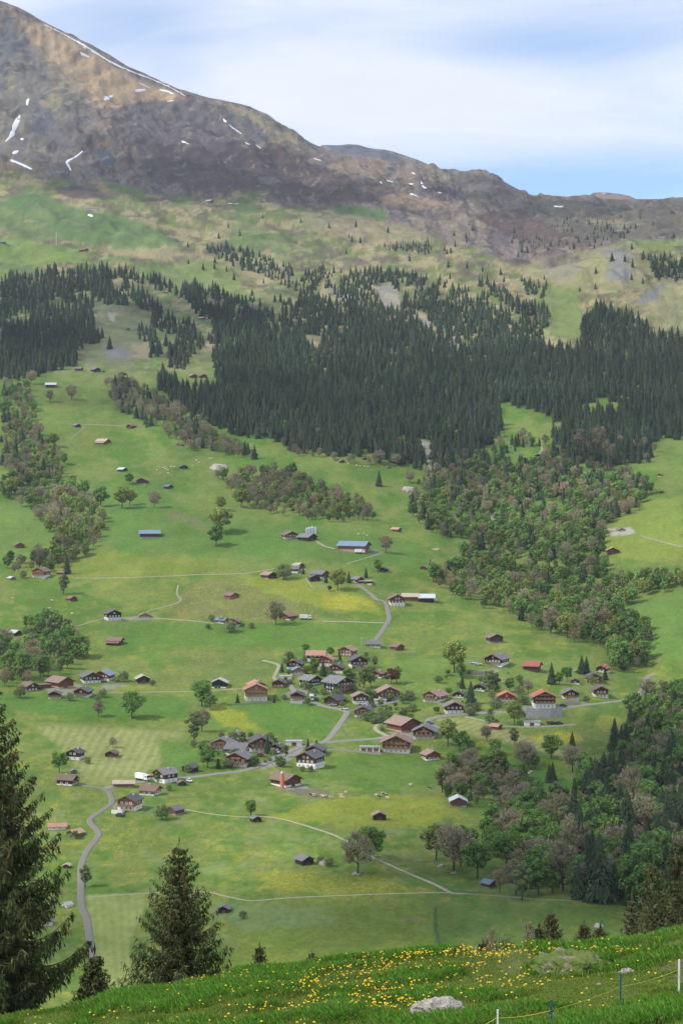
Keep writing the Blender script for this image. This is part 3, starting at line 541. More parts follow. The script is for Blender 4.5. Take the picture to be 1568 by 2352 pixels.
def leaf_tpl(kind, nleaf, seed, size=.05, limbs=5):
    """crown of lobes of leaf clumps round a limbed trunk; height 1"""
    r = random.Random(seed); rs = np.random.RandomState(seed); mb = MB()
    wide = {'G': .34, 'Y': .34, 'B': .33, 'P': .33, 'T': .22, 'S': .5}[kind]; zc_, zr = {'S': (.5, .45), 'T': (.58, .42)}.get(kind, (.60, .38))
    mb.tube([(0, 0, -.06), (.01, 0, .2), (.0, .01, .45), (-.01, 0, .75)], [.024, .019, .014, .005], 5)
    tips = []
    for i in range(limbs):
        a = i*2.4+r.random(); z = .2+.45*i/limbs; q = wide*r.uniform(.55, .85); zt = min(.93, z+r.uniform(.18, .38))
        mb.tube([(0, 0, z), (q*.5*cos(a), q*.5*sin(a), z+(zt-z)*.45), (q*cos(a), q*sin(a), zt)], [.011, .008, .003], 4, cap=False); tips.append((q*cos(a), q*sin(a), zt))
    nt_ = len(mb.f); TV = list(mb.v); TF = [f if len(f) == 4 else (f[0], f[1], f[2], f[min(3, len(f)-1)]) for f in mb.f if len(f) >= 3]
    lobes = []
    for i in range(13):
        a = i*2.399; h = -1+2*(i+.5)/13; rr = math.sqrt(1-h*h); s = r.uniform(.55, .9)
        lobes.append((wide*rr*cos(a)*s, wide*rr*sin(a)*s+r.uniform(-.04, .04), zc_+zr*h*.72*r.uniform(.85, 1.15), wide*r.uniform(.20, .58)))
    pal = {'G': [(.13, .235, .05), (.175, .28, .065), (.10, .19, .045)], 'Y': [(.22, .27, .06), (.26, .29, .075), (.17, .22, .055)],
           'B': [(.31, .26, .185), (.25, .21, .15), (.24, .25, .10)], 'P': [(.15, .055, .055), (.12, .045, .045), (.18, .075, .06)],
           'T': [(.17, .215, .075), (.21, .22, .11), (.14, .19, .065)], 'S': [(.13, .20, .05), (.16, .23, .06), (.26, .26, .17)]}[kind]
    LV = []; LF = []; LC = []
    for i in range(nleaf):
        lx, ly, lz, lr = lobes[rs.randint(len(lobes))]; d = rs.normal(size=3); d /= np.linalg.norm(d)+1e-9
        p = np.array((lx, ly, lz))+d*lr*(rs.uniform(.55, 1.08))*np.array((1, 1, .85))
        if p[2] < .16: p[2] = .16+rs.uniform(0, .1)
        nrm = d*.9+rs.normal(size=3)*.4+np.array((0, 0, .45)); nrm /= np.linalg.norm(nrm); u = np.cross(nrm, rs.normal(size=3)); u /= np.linalg.norm(u)+1e-9; w = np.cross(nrm, u)
        s = size*rs.uniform(.6, 1.35); sw = s
        if kind == 'B':
            if rs.rand() < .72: u = d*.8+np.array((0, 0, .6))+rs.normal(size=3)*.35; u /= np.linalg.norm(u); w = np.cross(u, rs.normal(size=3)); w /= np.linalg.norm(w)+1e-9; s *= 1.5; sw = s*.22
            else: s *= .75; sw = s*.7
        b = len(TV)+len(LV); LV += [p-u*s-w*sw*.6, p+u*s*.6-w*sw, p+u*s+w*sw*.5, p-u*s*.5+w*sw]; LF.append((b, b+1, b+2, b+3))
        c = np.array(pal[rs.randint(3)])*rs.uniform(.85, 1.45); LC += [c]*4
    V = np.array(TV+[tuple(x) for x in LV]); Fq = np.array(TF+LF); Cc = np.array([(.12, .10, .08)]*len(TV)+[tuple(c) for c in LC])
    return V, Fq, Cc, len(TF)
def split(tpl, nm, crown_mat):                                 # template -> trunk mesh + crown mesh
    V, Fc, Cc, nt_ = tpl; out = []
    for part, fs, m in (('trunk', Fc[:nt_], M_bark), (nm, Fc[nt_:], crown_mat)):
        us = np.unique(fs); mp = np.full(len(V), -1); mp[us] = np.arange(len(us)); out.append(mesh_np(part, V[us], mp[fs], m, Cc[us]))
    return out
SP_LO = [spruce_tpl(8, 8, 50+i, .215+.03*(i % 3)) for i in range(6)]
SP_HI = [split(spruce_tpl(19, 15, 80+i, .17+.03*(i % 3), 1200), 'crown', M_needle) for i in range(5)]
LO = {k: [leaf_tpl(k, 430, 10*ord(k)+i, .046, 3) for i in range(4)] for k in 'GYB'}
LO['T'] = [leaf_tpl('T', 200, 900+i, .055, 3) for i in range(2)]
HI = {k: [split(leaf_tpl(k, 1900 if k != 'B' else 1700, 7000+10*ord(k)+i, .026 if k != 'B' else .03, 9), 'crown', M_leaf) for i in range(n)] for k, n in (('G', 4), ('Y', 3), ('B', 4), ('P', 1), ('T', 2), ('S', 3))}
CNAME = {'C': 'spruce_tree', 'G': 'broadleaf_tree', 'Y': 'broadleaf_tree', 'B': 'bare_tree', 'P': 'copper_beech_tree', 'T': 'slender_tree', 'S': 'bush'}
def put_tree(kind, p, h, label=None, group=None, wide=1., cat=None):
    me = SP_HI[R.randrange(5)] if kind == 'C' else R.choice(HI[kind])
    e = link(CNAME[kind], None, None, p, R.random()*6.28, (h*wide, h*wide, h))
    e.empty_display_size = .1
    link('trunk', me[0], e); link('crown', me[1], e)
    return tag(e, label, cat or {'C': 'conifer', 'S': 'bush'}.get(kind, 'tree'), group)
def ground_pt(z, x, y, ymin=420):
    u, v = zc(z, x, y); return hit(u, v, ymin)
def pxm(p): return F/p.y
cands = []                                                    # woodland trees: (pixel height, kind, point, height, wood)
def wood(pts, kinds, sx, sy, hr, name, z='F', excl=(), jit=.5):
    pts = [zc(z, *p) for p in pts]; x0 = min(p[0] for p in pts); x1 = max(p[0] for p in pts); y0 = min(p[1] for p in pts); y1 = max(p[1] for p in pts)
    if 'C' in kinds and len(set(kinds)) == 1: hr = (hr[0]*.88, hr[1]*.9)
    if set(kinds) == {'C'} and sx < 10: sx *= 1.04; sy *= 1.0
    g = [(x+R.uniform(-jit, jit)*sx, y+R.uniform(-jit, jit)*sy) for j, y in enumerate(np.arange(y0, y1, sy)) for x in np.arange(x0+(j % 2)*sx/2, x1, sx)]
    gx = np.array([q[0] for q in g]); gy = np.array([q[1] for q in g])
    wx = gx+(vn(gx/14, gy/9, 501)-.5)*16; wy = gy+(vn(gx/14, gy/9, 502)-.5)*12
    k = inpoly(wx, wy, pts)
    k &= fbm(gx, gy*1.5, 46 if 'C' in kinds and len(set(kinds)) == 1 else 36, 4, 611, .6) < np.where(gy < 760, .60 if name == FOR_UP else .635, .76)-(.05 if len(set(kinds)) > 2 else 0)
    for ex in list(excl)+CLEAR: k &= ~inpoly(wx, wy, ex)
    for u, v in zip(gx[k], gy[k]):
        h = hit(u, v)
        if h is None or h.y > 5200: continue
        kd = R.choice(kinds); H = R.uniform(*hr)*(.82 if kd != 'C' else 1)*(.8+.4*float(vn(np.array([u/30.]), np.array([v/20.]), 77)[0]))
        H *= R.uniform(.62, 1.12); cands.append((H*F/h.y, kd, h, H, name))
CLEAR = [[(860, 655), (905, 655), (925, 700), (890, 715), (865, 690)], [(940, 705), (985, 735), (1000, 765), (960, 750)], [(1270, 700), (1330, 690), (1335, 780), (1290, 780)],
         [(985, 985), (1050, 990), (1115, 1000), (1110, 1010), (1040, 1005)], [(1140, 930), (1165, 925), (1215, 950), (1245, 950), (1310, 990), (1290, 1000), (1240, 1000), (1205, 960), (1150, 960)],
         [(1325, 945), (1380, 920), (1440, 925), (1420, 945), (1360, 955)], [(1160, 1055), (1230, 1020), (1250, 1050), (1200, 1075)], [(700, 772), (760, 770), (730, 800), (710, 815)],
         [(1220, 1150), (1300, 1150), (1290, 1165), (1225, 1165)], [(960, 1010), (985, 1015), (1003, 1080), (985, 1085), (970, 1060)], [(795, 700), (835, 695), (830, 712)], [(1040, 640), (1100, 650), (1080, 665), (1045, 660)], [(620, 855), (660, 850), (690, 862), (640, 872)],
         [(1395, 1205), (1475, 1205), (1475, 1240), (1395, 1240)]]
FOR_BIG = 'dense forest on the slope above the village'; FOR_L = 'dark forest at the upper left'; FOR_UP = 'thin woods below the high pastures'
wood([(15, 640), (90, 632), (190, 620), (250, 612), (262, 660), (215, 700), (215, 755), (245, 785), (190, 795), (170, 850), (90, 862), (60, 875), (0, 875), (0, 690)], 'C', 8.2, 7.2, (20, 27), FOR_L)
wood([(530, 400), (600, 420), (700, 520), (860, 610), (920, 670), (880, 690), (780, 670), (700, 630), (690, 570), (600, 510), (540, 440)], 'C', 8.5, 8, (19, 25), FOR_L, z='c')
wood([(430, 430), (480, 440), (530, 470), (600, 530), (520, 540), (450, 510)], 'C', 8.5, 8, (19, 25), FOR_L, z='c')
wood([(385, 820), (410, 790), (450, 775), (470, 790), (440, 830), (420, 850), (390, 850)], 'C', 8.5, 8, (19, 25), FOR_L)
wood([(850, 430), (900, 440), (1000, 450), (1130, 520), (1200, 600), (1260, 640), (1240, 690), (1000, 640), (930, 560), (860, 490)], 'C', 8.5, 7.6, (19, 25), FOR_BIG, z='c')
wood([(310, 745), (350, 770), (375, 800), (345, 830), (340, 800), (315, 780)], 'C', 10, 9, (18, 24), FOR_L)
wood([(270, 622), (350, 635), (430, 670), (480, 700), (520, 720), (600, 755), (620, 780), (560, 770), (500, 760), (440, 710), (420, 690), (350, 660), (270, 640)], 'C', 8.5, 8, (18, 24), FOR_L)
big = [(500, 900), (530, 830), (560, 780), (600, 750), (700, 800), (720, 870), (740, 790), (770, 740), (860, 750), (900, 740), (960, 770), (1050, 800), (1140, 785), (1280, 810), (1330, 800), (1325, 740), (1370, 712), (1440, 722), (1500, 775), (1620, 790), (1620, 1000), (1500, 1015), (1400, 1072), (1330, 1065), (1260, 1000), (1200, 935), (1140, 955), (1150, 1005), (1080, 1065), (1000, 1085), (900, 1065), (820, 1050), (700, 1040), (640, 1015), (560, 1005), (480, 975), (400, 935), (360, 885), (370, 862), (450, 905)]
wood(big, 'C', 8.6, 7.6, (20, 27), FOR_BIG)
wood([(560, 985), (820, 1035), (1000, 1070), (1150, 1000), (1140, 955), (1080, 1000), (980, 1030), (820, 1000), (640, 980)], 'BGT', 30, 16, (14, 19), 'ravine wood right of the village')
wood([(480, 780), (520, 760), (600, 755), (720, 800), (740, 870), (640, 900), (500, 890)], 'C', 8.6, 7.6, (20, 27), FOR_BIG)
wood([(620, 690), (700, 700), (800, 725), (900, 750), (980, 790), (780, 790), (720, 800), (600, 760), (590, 720)], 'C', 8.4, 7.2, (18, 24), FOR_BIG)
wood([(500, 690), (560, 700), (600, 730), (600, 780), (530, 780), (490, 740)], 'C', 8.4, 7.6, (20, 26), FOR_BIG)
wood([(1130, 470), (1250, 480), (1300, 540), (1240, 540), (1150, 520)], 'C', 8, 7, (16, 22), FOR_UP, z='c')
wood([(450, 568), (520, 565), (600, 590), (700, 605), (780, 630), (860, 620), (1000, 645), (1140, 655), (1200, 700), (1262, 715), (1270, 760), (1100, 770), (960, 770), (900, 740), (850, 730), (780, 700), (700, 690), (640, 650), (560, 622)], 'C', 8.6, 7.0, (15, 21), FOR_UP)
wood([(640, 700), (800, 690), (1000, 700), (1250, 750), (1250, 800), (960, 790), (760, 760)], 'C', 9.5, 8.5, (16, 22), FOR_BIG)
wood([(210, 640), (340, 620), (400, 625), (510, 655), (510, 675), (400, 675), (290, 658)], 'C', 7, 6, (14, 18), FOR_UP, z='b')
wood([(1345, 700), (1400, 690), (1450, 740), (1500, 720), (1600, 700), (1600, 740), (1480, 770), (1420, 790)], 'C', 9, 9, (14, 19), FOR_UP, z='b')
wood([(1470, 590), (1568, 595), (1600, 650), (1500, 640)], 'C', 9, 9, (14, 19), FOR_UP)
wood([(780, 590), (960, 600), (1100, 640), (950, 660), (800, 640)], 'C', 11, 11, (13, 17), FOR_UP, z='b')
wood([(960, 500), (1320, 520), (1340, 600), (1150, 640), (980, 560)], 'C', 12, 12, (13, 17), FOR_UP, z='b')
wood([(1190, 640), (1260, 660), (1260, 690), (1210, 680)], 'C', 9, 8, (15, 19), FOR_UP)
wood([(1300, 1000), (1500, 1020), (1500, 1065), (1290, 1070)], 'CCB', 11, 9, (18, 25), FOR_BIG)
for k in range(70): 
    u = R.uniform(420, 1560); v = R.uniform(500, 660); h = hit(u, v)
    if h: H = R.uniform(11, 17); cands.append((H*F/h.y, 'C', h, H, FOR_UP))
WL = 'broadleaf wood on the left meadow edge'; WC = 'budding wood behind the long blue roofed barn'; WR = 'ravine wood right of the village'; WB = 'shaded wood at the lower right'; WT = 'purple brown wood below the upper left forest'
wood([(250, 925), (240, 880), (290, 872), (380, 920), (430, 960), (480, 1000), (560, 1030), (600, 1062), (520, 1045), (430, 1032), (330, 970), (270, 945)], 'BBBBC', 12, 8, (15, 20), WT)
wood([(0, 885), (60, 880), (100, 1000), (150, 1060), (150, 1110), (60, 1130), (0, 1075)], 'BGYBTC', 14, 10, (15, 20), WL)
wood([(60, 1165), (150, 1115), (190, 1130), (240, 1190), (240, 1235), (190, 1290), (110, 1325), (60, 1300), (130, 1240)], 'BGYB', 15, 12, (15, 20), WL)
wood([(0, 1095), (130, 1085), (170, 1130), (125, 1172), (60, 1172), (0, 1135)], 'BGYBG', 15, 11, (14, 19), WL)
wood([(0, 1285), (80, 1290), (120, 1310), (30, 1325), (0, 1320)], 'BG', 18, 12, (14, 18), WL)
wood([(0, 1490), (50, 1440), (90, 1420), (150, 1450), (205, 1490), (200, 1515), (100, 1565), (0, 1585)], 'GBTG', 18, 14, (15, 20), WL)
wood([(500, 1095), (560, 1085), (640, 1090), (700, 1110), (850, 1165), (885, 1205), (800, 1202), (620, 1185), (530, 1140)], 'BBYBG', 13, 10, (14, 18), WC)
wood([(640, 1015), (700, 1040), (820, 1055), (900, 1070), (860, 1075), (700, 1055)], 'B', 22, 12, (13, 16), WC)
wood([(930, 1180), (960, 1110), (1060, 1080), (1170, 1080), (1300, 1070), (1420, 1090), (1500, 1110), (1480, 1155), (1390, 1220), (1380, 1280), (1400, 1330), (1568, 1320), (1600, 1345), (1470, 1375), (1425, 1405), (1480, 1450), (1490, 1540), (1400, 1545), (1385, 1490), (1250, 1452), (1130, 1402), (1000, 1355), (990, 1330), (1040, 1290), (1090, 1250), (1000, 1235)], 'BGGYBGTGGC', 15, 10.5, (14, 20), WR)
wood([(960, 1090), (1080, 1060), (1200, 1000), (1340, 1060), (1490, 1110), (1400, 1130), (1200, 1180), (1050, 1170)], 'BCCBGBC', 14, 10, (14, 20), WR)
wood([(1300, 1160), (1400, 1110), (1490, 1150), (1380, 1220), (1340, 1210)], 'CGB', 17, 13, (15, 21), WR)
wood([(1010, 1830), (1040, 1770), (1140, 1770), (1240, 1800), (1230, 1880), (1120, 1860), (1060, 1845)], 'BBGT', 19, 14, (13, 17), WB)
wood([(1120, 1890), (1230, 1870), (1300, 1850), (1350, 1900), (1350, 2060), (1240, 2062), (1160, 2000), (1110, 1960)], 'GBTG', 26, 20, (15, 20), WB)
wood([(1330, 1830), (1420, 1760), (1430, 1700), (1440, 1640), (1500, 1600), (1620, 1570), (1620, 1790), (1500, 1830), (1400, 1850)], 'GGBGC', 21, 15, (14, 19), WB)
wood([(1300, 1880), (1330, 1830), (1380, 1790), (1440, 1800), (1620, 1760), (1650, 2150), (1480, 2110), (1420, 2085), (1330, 2062)], 'CCGCBG', 25, 19, (19, 26), WB)
SINGLE = """3 195 185 185 Y|tall pale green tree beside a small dark one above the blue roofed barn
3 160 262 145 G|dark green round tree in front of the tall pale one on the meadow
1 780 632 150 Y|broad yellow green tree on the meadow, left of a close pair
1 830 610 105 Y|smaller yellow green tree, right of a close pair
1 645 622 140 G|slim green tree left of the pair on the upper meadow
1 827 478 78 G|dark green tree beside the small brown barn
1 985 626 115 B|lone budding tree with brown crown on the upper meadow
1 75 545 120 Y|yellow green tree at the lower edge of the left wood
1 1410 645 100 Y|round pale tree above the tall pair on the meadow
1 1540 625 130 Y|yellow green tree at the corner of the budding wood
1 430 1048 125 C|dark spruce beside the brown barn of the left farmhouse
1 408 1178 140 T|slender tree with thin crown above the small reddish barn
1 150 1075 55 S|white blossoming tree by the grey shed
1 172 718 0 G|
2 843 925 190 G|big bright green tree alone on the meadow with shadow at its right
2 628 915 110 B|low leafless tree alone on the meadow
2 1290 850 185 G|big green tree left of the village on the meadow
2 1340 870 105 G|smaller tree leaning on the big green one left of the village
2 1240 1080 215 T|grey green tall tree row end above the shrub
2 1290 1010 150 B|grey budding tree beside the tall grey green one
2 1235 1110 55 S|round yellowish shrub below the grey trees
2 1300 1195 125 G|green tree at the left corner of the lower hamlet
2 722 1112 70 B|leafless tree behind the small barn in the mown field
2 790 690 75 S|round pale blossoming tree above the small pale roofed barn
2 155 675 185 G|bright green tree at the edge of the left wood
2 975 718 45 S|green bush by the barn with pale green roof
2 130 795 90 S|round green bush in front of the leftmost brown chalet
2 445 812 60 S|garden shrubs between the white based chalets
2 655 790 60 S|dark round garden bush beside the crossing lane
2 625 820 45 S|low greyish garden shrubs above the leafless tree
3 60 770 0 G|
3 540 765 160 B|big leafless tree in front of the brown barn on the hill
3 250 810 85 S|blossoming bush in front of the twin roofed farmhouse
3 130 740 50 S|round bush left of the twin roofed farmhouse
3 110 790 40 S|small young tree below the farm track
3 385 785 42 S|small fruit tree in blossom right of the twin roofed farmhouse
3 590 475 110 S|pink blossoming tree between two farmhouses
3 935 545 145 Y|broad green tree in the middle of the upper hamlet
3 860 495 70 C|dark conifer left of the broad hamlet tree
3 1005 495 75 C|dark conifer right of the broad hamlet tree
3 715 440 50 C|dark small conifer beside the tan roofed barn
3 882 550 40 P|dark purple bush under the broad hamlet tree
3 1115 462 70 C|slim conifer behind the upper hamlet garage
3 1240 305 120 B|leafless tree beside the long blue roofed barn
3 1190 425 90 G|round olive tree hiding a dark barn
3 1525 370 30 C|tiny conifer on the meadow above the brown barn
5 725 180 75 G|bright light green round tree at the top of the village
5 600 250 80 C|dark spreading conifer at the upper left of the village
5 553 318 75 C|dark round conifer at the left entrance of the village
5 785 320 115 G|grey green tree in the middle of the upper village
5 848 345 125 C|dark spruce in the middle of the upper village
5 900 205 75 G|green tree left of the long brown roofed chalet
5 968 245 80 C|dark conifer below the long brown roofed chalet
5 905 375 75 G|green tree above the biggest dark chalet
5 1025 385 105 G|green tree right of the village centre
5 1140 430 160 T|pale grey tall tree below the dark upper chalet
5 1190 420 100 G|green tree right of the pale grey one
5 1220 280 85 T|pale thin tree right of the tall dark chalet
5 1335 400 120 P|dark red copper beech at the right edge of the village
5 1375 395 130 T|pale slender tree behind the copper beech
5 235 545 80 C|dark juniper left of the chalet with tan balconies
5 497 535 60 C|small dark conifer right of the chalet with tan balconies
5 568 512 42 S|dark round bush between two village chalets
5 720 440 65 S|green shrubs behind the small green fronted chalet
5 760 485 50 S|dark green shrubs left of the biggest dark chalet
5 690 425 50 C|small conifer in the village garden
5 905 545 60 G|small bright green tree in front of the low dark barn
5 985 568 50 S|bright green shrub beside the road junction
5 1300 630 75 C|slim dark spruce right of the chalet with outdoor stair
5 1270 740 40 S|round bush left of the great brown barn
5 1065 455 60 S|green shrubs right of the biggest dark chalet
5 205 805 70 S|round green tree below the small hillside chalet
5 120 790 50 S|white blossoming shrub left of the small hillside chalet
5 270 865 130 T|olive thin tree between two lower chalets
5 330 800 60 G|green garden tree behind the wide lower chalet
5 450 900 135 C|tall dark spruce in front of the wide lower chalet
5 20 1005 150 G|green tree at the left end of the lower hamlet
5 100 1010 80 C|small dark spruce left of the red wooden chalet
5 582 925 95 T|slender tree beside the lower road bend
5 740 870 85 C|spreading dark pine above the low dark barn
5 800 870 75 C|dark pine behind the chalet with white window rows
5 190 1015 40 P|dark red shrub in front of the red wooden chalet
5 700 1030 45 S|low hedge below the chalet with white window rows
5 760 1030 45 S|bushes at the corner of the chalet with white window rows
4 255 570 190 Y|huge pale green tree above the right hamlet
4 290 600 95 G|smaller grey tree under the huge pale green one
4 300 660 80 C|dark spruce below the huge pale tree
4 350 755 145 C|tall dark spruce right of the dark small chalets
4 455 690 145 T|pale slender tree left of the orange roofed house
4 490 680 120 T|thin pale tree behind the orange roofed house
4 573 680 90 G|round green tree above the orange roofed house
4 680 690 80 B|budding tree above the hotel
4 812 635 130 C|slim dark spruce standing alone right of the red roofed barn
4 855 640 80 G|bright green tree beside the slim spruce
4 900 620 90 G|green tree above the grey chalet
4 985 575 110 C|dark spruce left of a close pair by the white based chalet
4 1012 570 100 C|dark spruce right of a close pair by the white based chalet
4 1120 610 75 C|dark spruce in front of the red roofed right chalet
4 1045 640 60 S|green bush between the upper right chalets
4 1010 740 45 S|green hedge beside the road at the right hamlet
4 600 870 145 Y|light green tree between the main road and parking strip
4 500 760 60 S|green bushes left of the hotel
4 340 790 50 S|round bush below the tall dark spruce
4 470 720 50 S|shrubs beside the orange roofed house
4 640 740 50 S|dark shrubs at the left side of the hotel
4 220 990 160 Y|tall light green tree left of a pair below the road
4 285 1020 130 G|darker green tree right of a pair below the road
4 350 1010 60 S|low bushes beside the tree pair below the road
4 440 965 100 B|leafless tree in the striped mown field
4 598 985 105 T|thin yellowish tree at the edge of the striped field
4 492 1055 110 G|round green tree with shadow on the dark slope
4 655 1115 165 B|tall leafless tree, left of two on the slope
4 682 1130 150 B|leafless tree, right of two on the slope
4 720 1125 90 G|small green tree beside the two leafless ones
4 810 1065 150 G|lone straight green tree at the meadow corner
4 800 1200 115 C|thin dark spruce above the shaded wood
4 808 345 155 B|big leafless tree in front of the ravine wood
4 900 370 155 Y|yellow green tree at the edge of the ravine wood
4 440 180 125 Y|round yellow green tree at the upper edge of the ravine wood
4 1185 430 90 Y|pale yellow tree at the road end of the ravine wood
4 620 300 0 G|
6 1005 460 75 G|small green tree in front of the big grey roofed farmhouse
6 405 470 40 S|small bush by the brown roofed chalet on the left
6 380 400 140 G|green tree behind the left brown roofed chalet
6 1035 700 110 S|wide pale fruit tree beside the small grey roofed barn
6 1080 515 45 S|green hedge right of the white gabled barn
6 1200 400 55 S|pale shrub above the big grey roofed farmhouse
6 1390 375 70 C|small conifer above the lower road
6 560 345 45 S|green garden bush right of the dark white based chalet
6 480 825 60 G|small tree in front of the pale edged barn
6 545 1130 150 T|thin green tree beside the lane behind the near spruce
8 120 325 110 G|green tree behind a tiny dark barn on the near meadow
8 800 705 290 B|leafless tree on the near meadow, left of a pair
8 882 615 235 G|dark green tree on the near meadow, right of a pair
8 565 635 55 S|bush growing over pale boulder
8 620 650 65 S|bush right of the pale boulder
8 1300 610 250 Y|broad tree at the left edge of the shaded wood
8 1410 690 330 B|tall leafless tree with twin trunks at the shaded wood
8 70 985 60 S|low bush below the barn behind the near spruce
9 255 1075 255 G|large green tree above the blue grey roofed hut
9 150 1000 280 G|pale tree behind the large green one in the shaded wood
9 540 1215 260 T|clump tree on the bank at the end of the footpath
9 440 1020 260 G|tall green tree deep in the shaded wood
9 500 1180 240 B|grey tree right of the blue grey roofed hut
9 400 1160 160 B|leafless small tree in front of the blue grey roofed hut
9 800 1150 330 B|big greyish tree in front of the dark spruces
9 690 1090 260 G|green leafy tree left of the big greyish one
9 1210 1190 210 G|bright green maple at the front of the dark spruces
9 1110 1180 170 G|dark leafy tree left of the bright maple
9 900 1210 260 C|spruce with low branches at the wood's front edge
9 860 400 190 B|reddish pine like tree at the meadow corner
9 940 460 200 G|tall tree with pale trunks beside the dark spruces
9 1130 260 220 C|spruce rising above the green wood on the right
9 860 250 120 C|dark spruce pair at the meadow's right corner
9 735 450 125 C|thin spruce before the budding shaded wood
2 90 330 0 G|
d 172 728 75 C|dark spruce alone on the ridge meadow
d 175 628 70 B|round leafless tree at the forest foot, left of two
d 250 635 60 B|round leafless tree at the forest foot, right of two
d 313 715 62 B|thin budding tree on the ridge meadow
c 505 726 66 C|lone dark spruce in the clearing on the upper left
c 735 748 66 C|one spruce standing low in the scrubby clearing
c 763 710 60 C|spruce beside the scrubby clearing's forest edge
c 1075 408 38 C|lone spruce left of the forest tip
c 1152 340 34 C|small lone spruce on the green alp
c 1256 352 32 C|small spruce right of the lone one on the alp
c 900 895 50 C|spruce in front of two huts in the forest glade
c 925 900 48 C|spruce beside the right hut in the forest glade
c 985 655 70 C|big spruce right of the small meadow hut
c 330 960 75 B|thin leafless tree below the long grey barn
c 230 970 60 B|smaller leafless tree left of the thin one
c 145 890 70 B|leafless tree at the top of the left wood
c 15 1030 75 G|green tree at the left border of the upper meadow
b 1093 837 24 C|lone little spruce on the knoll meadow
b 930 782 24 C|lone little spruce left on the knoll
b 1165 825 30 C|small spruce on the eroded knoll foot"""
for ln in SINGLE.split('\n'):
    a, lb = ln.split('|'); z, x, y, h, k = a.split(); x, y, h = float(x), float(y), float(h)
    if not lb: continue
    p = ground_pt(z, x, y)
    if p is None: print('no ground', ln); continue
    H = h/ZM[z][2]/pxm(p)
    w = 1.0
    if k in 'GYBTP' and h > 0: w = 1.05
    o = put_tree(k, p, H, lb, None, w, cat='bush' if ('bush' in lb or 'shrub' in lb or 'hedge' in lb) else None)
GL = {FOR_BIG: 'spruces of the big forest above the village', FOR_L: 'spruces of the upper left forest', FOR_UP: 'spruces of the high woods', WL: 'trees of the left woods', WC: 'trees of the budding wood', WR: 'trees of the ravine wood', WB: 'trees of the shaded wood', WT: 'trees of the purple brown wood'}
KD = {'C': 'dark green spruce', 'G': 'fresh green leafy tree', 'Y': 'yellow green budding tree', 'B': 'brown leafless tree', 'T': 'slender olive tree'}
cands.sort(key=lambda q: -q[0]); cnt = {'C': 0, 'L': 0}; rest = {'C': [], 'L': []}
for q in cands:
    c = 'C' if q[1] == 'C' else 'L'
    u_, v_ = pix(*q[2]); seen = -30 < u_ < 1598
    if cnt[c] < 240 and seen:
        cnt[c] += 1; put_tree(q[1], q[2]-Vector((0, 0, .4)), q[3], KD[q[1]]+' among its like in the '+q[4], KD[q[1]].split()[-1]+'s: '+KD[q[1]]+' in '+q[4], R.uniform(.95, 1.15))
    else: rest[c].append(q)
def forest(name, items, label, mat_, cat='forest'):
    Vs = []; Fs = []; Cs = []; off = 0
    for q in items:
        k = q[1]; tpl = R.choice(SP_LO) if k == 'C' else R.choice(LO[k]); V, Fc, Cc, _ = tpl
        a = R.random()*6.28; h = q[3]; w = h*R.uniform(.9, 1.12)*(1 if k == 'C' else .86); ca, sa = cos(a)*w, sin(a)*w
        Vs.append(np.c_[V[:, 0]*ca-V[:, 1]*sa+q[2].x, V[:, 0]*sa+V[:, 1]*ca+q[2].y, V[:, 2]*h+q[2].z-.5]); Fs.append(Fc+off); off += len(V)
        g = R.uniform(.7, 1.35)*(1.15 if k == 'C' else .84)*(.7+.6*float(vn(np.array([q[2].x/70.]), np.array([q[2].y/110.]), 88)[0])); Cs.append((Cc if k == 'C' else Cc*.65+Cc.mean(0)*.35)*np.array((g*R.uniform(.92, 1.1), g, g*R.uniform(.9, 1.1))))  # position noise paints sunlit and dark patches into the tree colours
    o = link(name, mesh_np(name, np.concatenate(Vs), np.concatenate(Fs), mat_, np.concatenate(Cs)))
    tag(o, label, cat, None, 'stuff')
print('conifers', len(rest['C']), 'leafy', len(rest['L']))
forest('spruce_forest', rest['C'], 'dense dark green spruce forest covering the slope above the meadows', M_far)
forest('broadleaf_forest', rest['L'], 'mixed green and brown budding broadleaf wood filling the ravines', M_far)
# ------------------------------------------------------------------ buildings
ROOF = {'gry': mat('grey_slate', (.165, .165, .17), .7, .2, .5, stripes=('Z', 2., .15)), 'dgr': mat('dark_slate', (.09, .092, .098), .7, .2, .5, stripes=('Z', 2., .15)),
        'brn': mat('brown_tiles', (.18, .125, .10), .8, .22, .5, stripes=('Z', 2., .15)), 'lbr': mat('pale_brown_tiles', (.27, .19, .15), .8, .2, .5, stripes=('Z', 2., .12)),
        'red': mat('red_tiles', (.28, .09, .07), .8, .18, .5, stripes=('Z', 2., .12)), 'sal': mat('salmon_tiles', (.36, .19, .14), .8, .18, .5, stripes=('Z', 2., .12)),
        'org': mat('orange_tiles', (.44, .17, .10), .8, .15, .5, stripes=('Z', 2., .12)), 'blu': mat('blue_metal_sheet', (.155, .215, .29), .45, .12, .3, stripes=('Y', 2.5, .25)),
        'wht': mat('bright_metal_sheet', (.48, .50, .53), .5, .18, .5, stripes=('Y', 2.5, .2)), 'tan': mat('weathered_shingles', (.42, .35, .26), .85, .3, .8, stripes=('Y', 2., .15)),
        'pgr': mat('pale_green_roof', (.36, .40, .29), .8, .18, .5), 'rus': mat('rusty_sheet', (.42, .24, .17), .7, .5, .35, stripes=('Y', 2., .3)), 'flt': mat('flat_roof_gravel', (.34, .34, .33), .9, .15, .5), 'tea': mat('teal_roof', (.12, .24, .20), .7, .15, .5)}
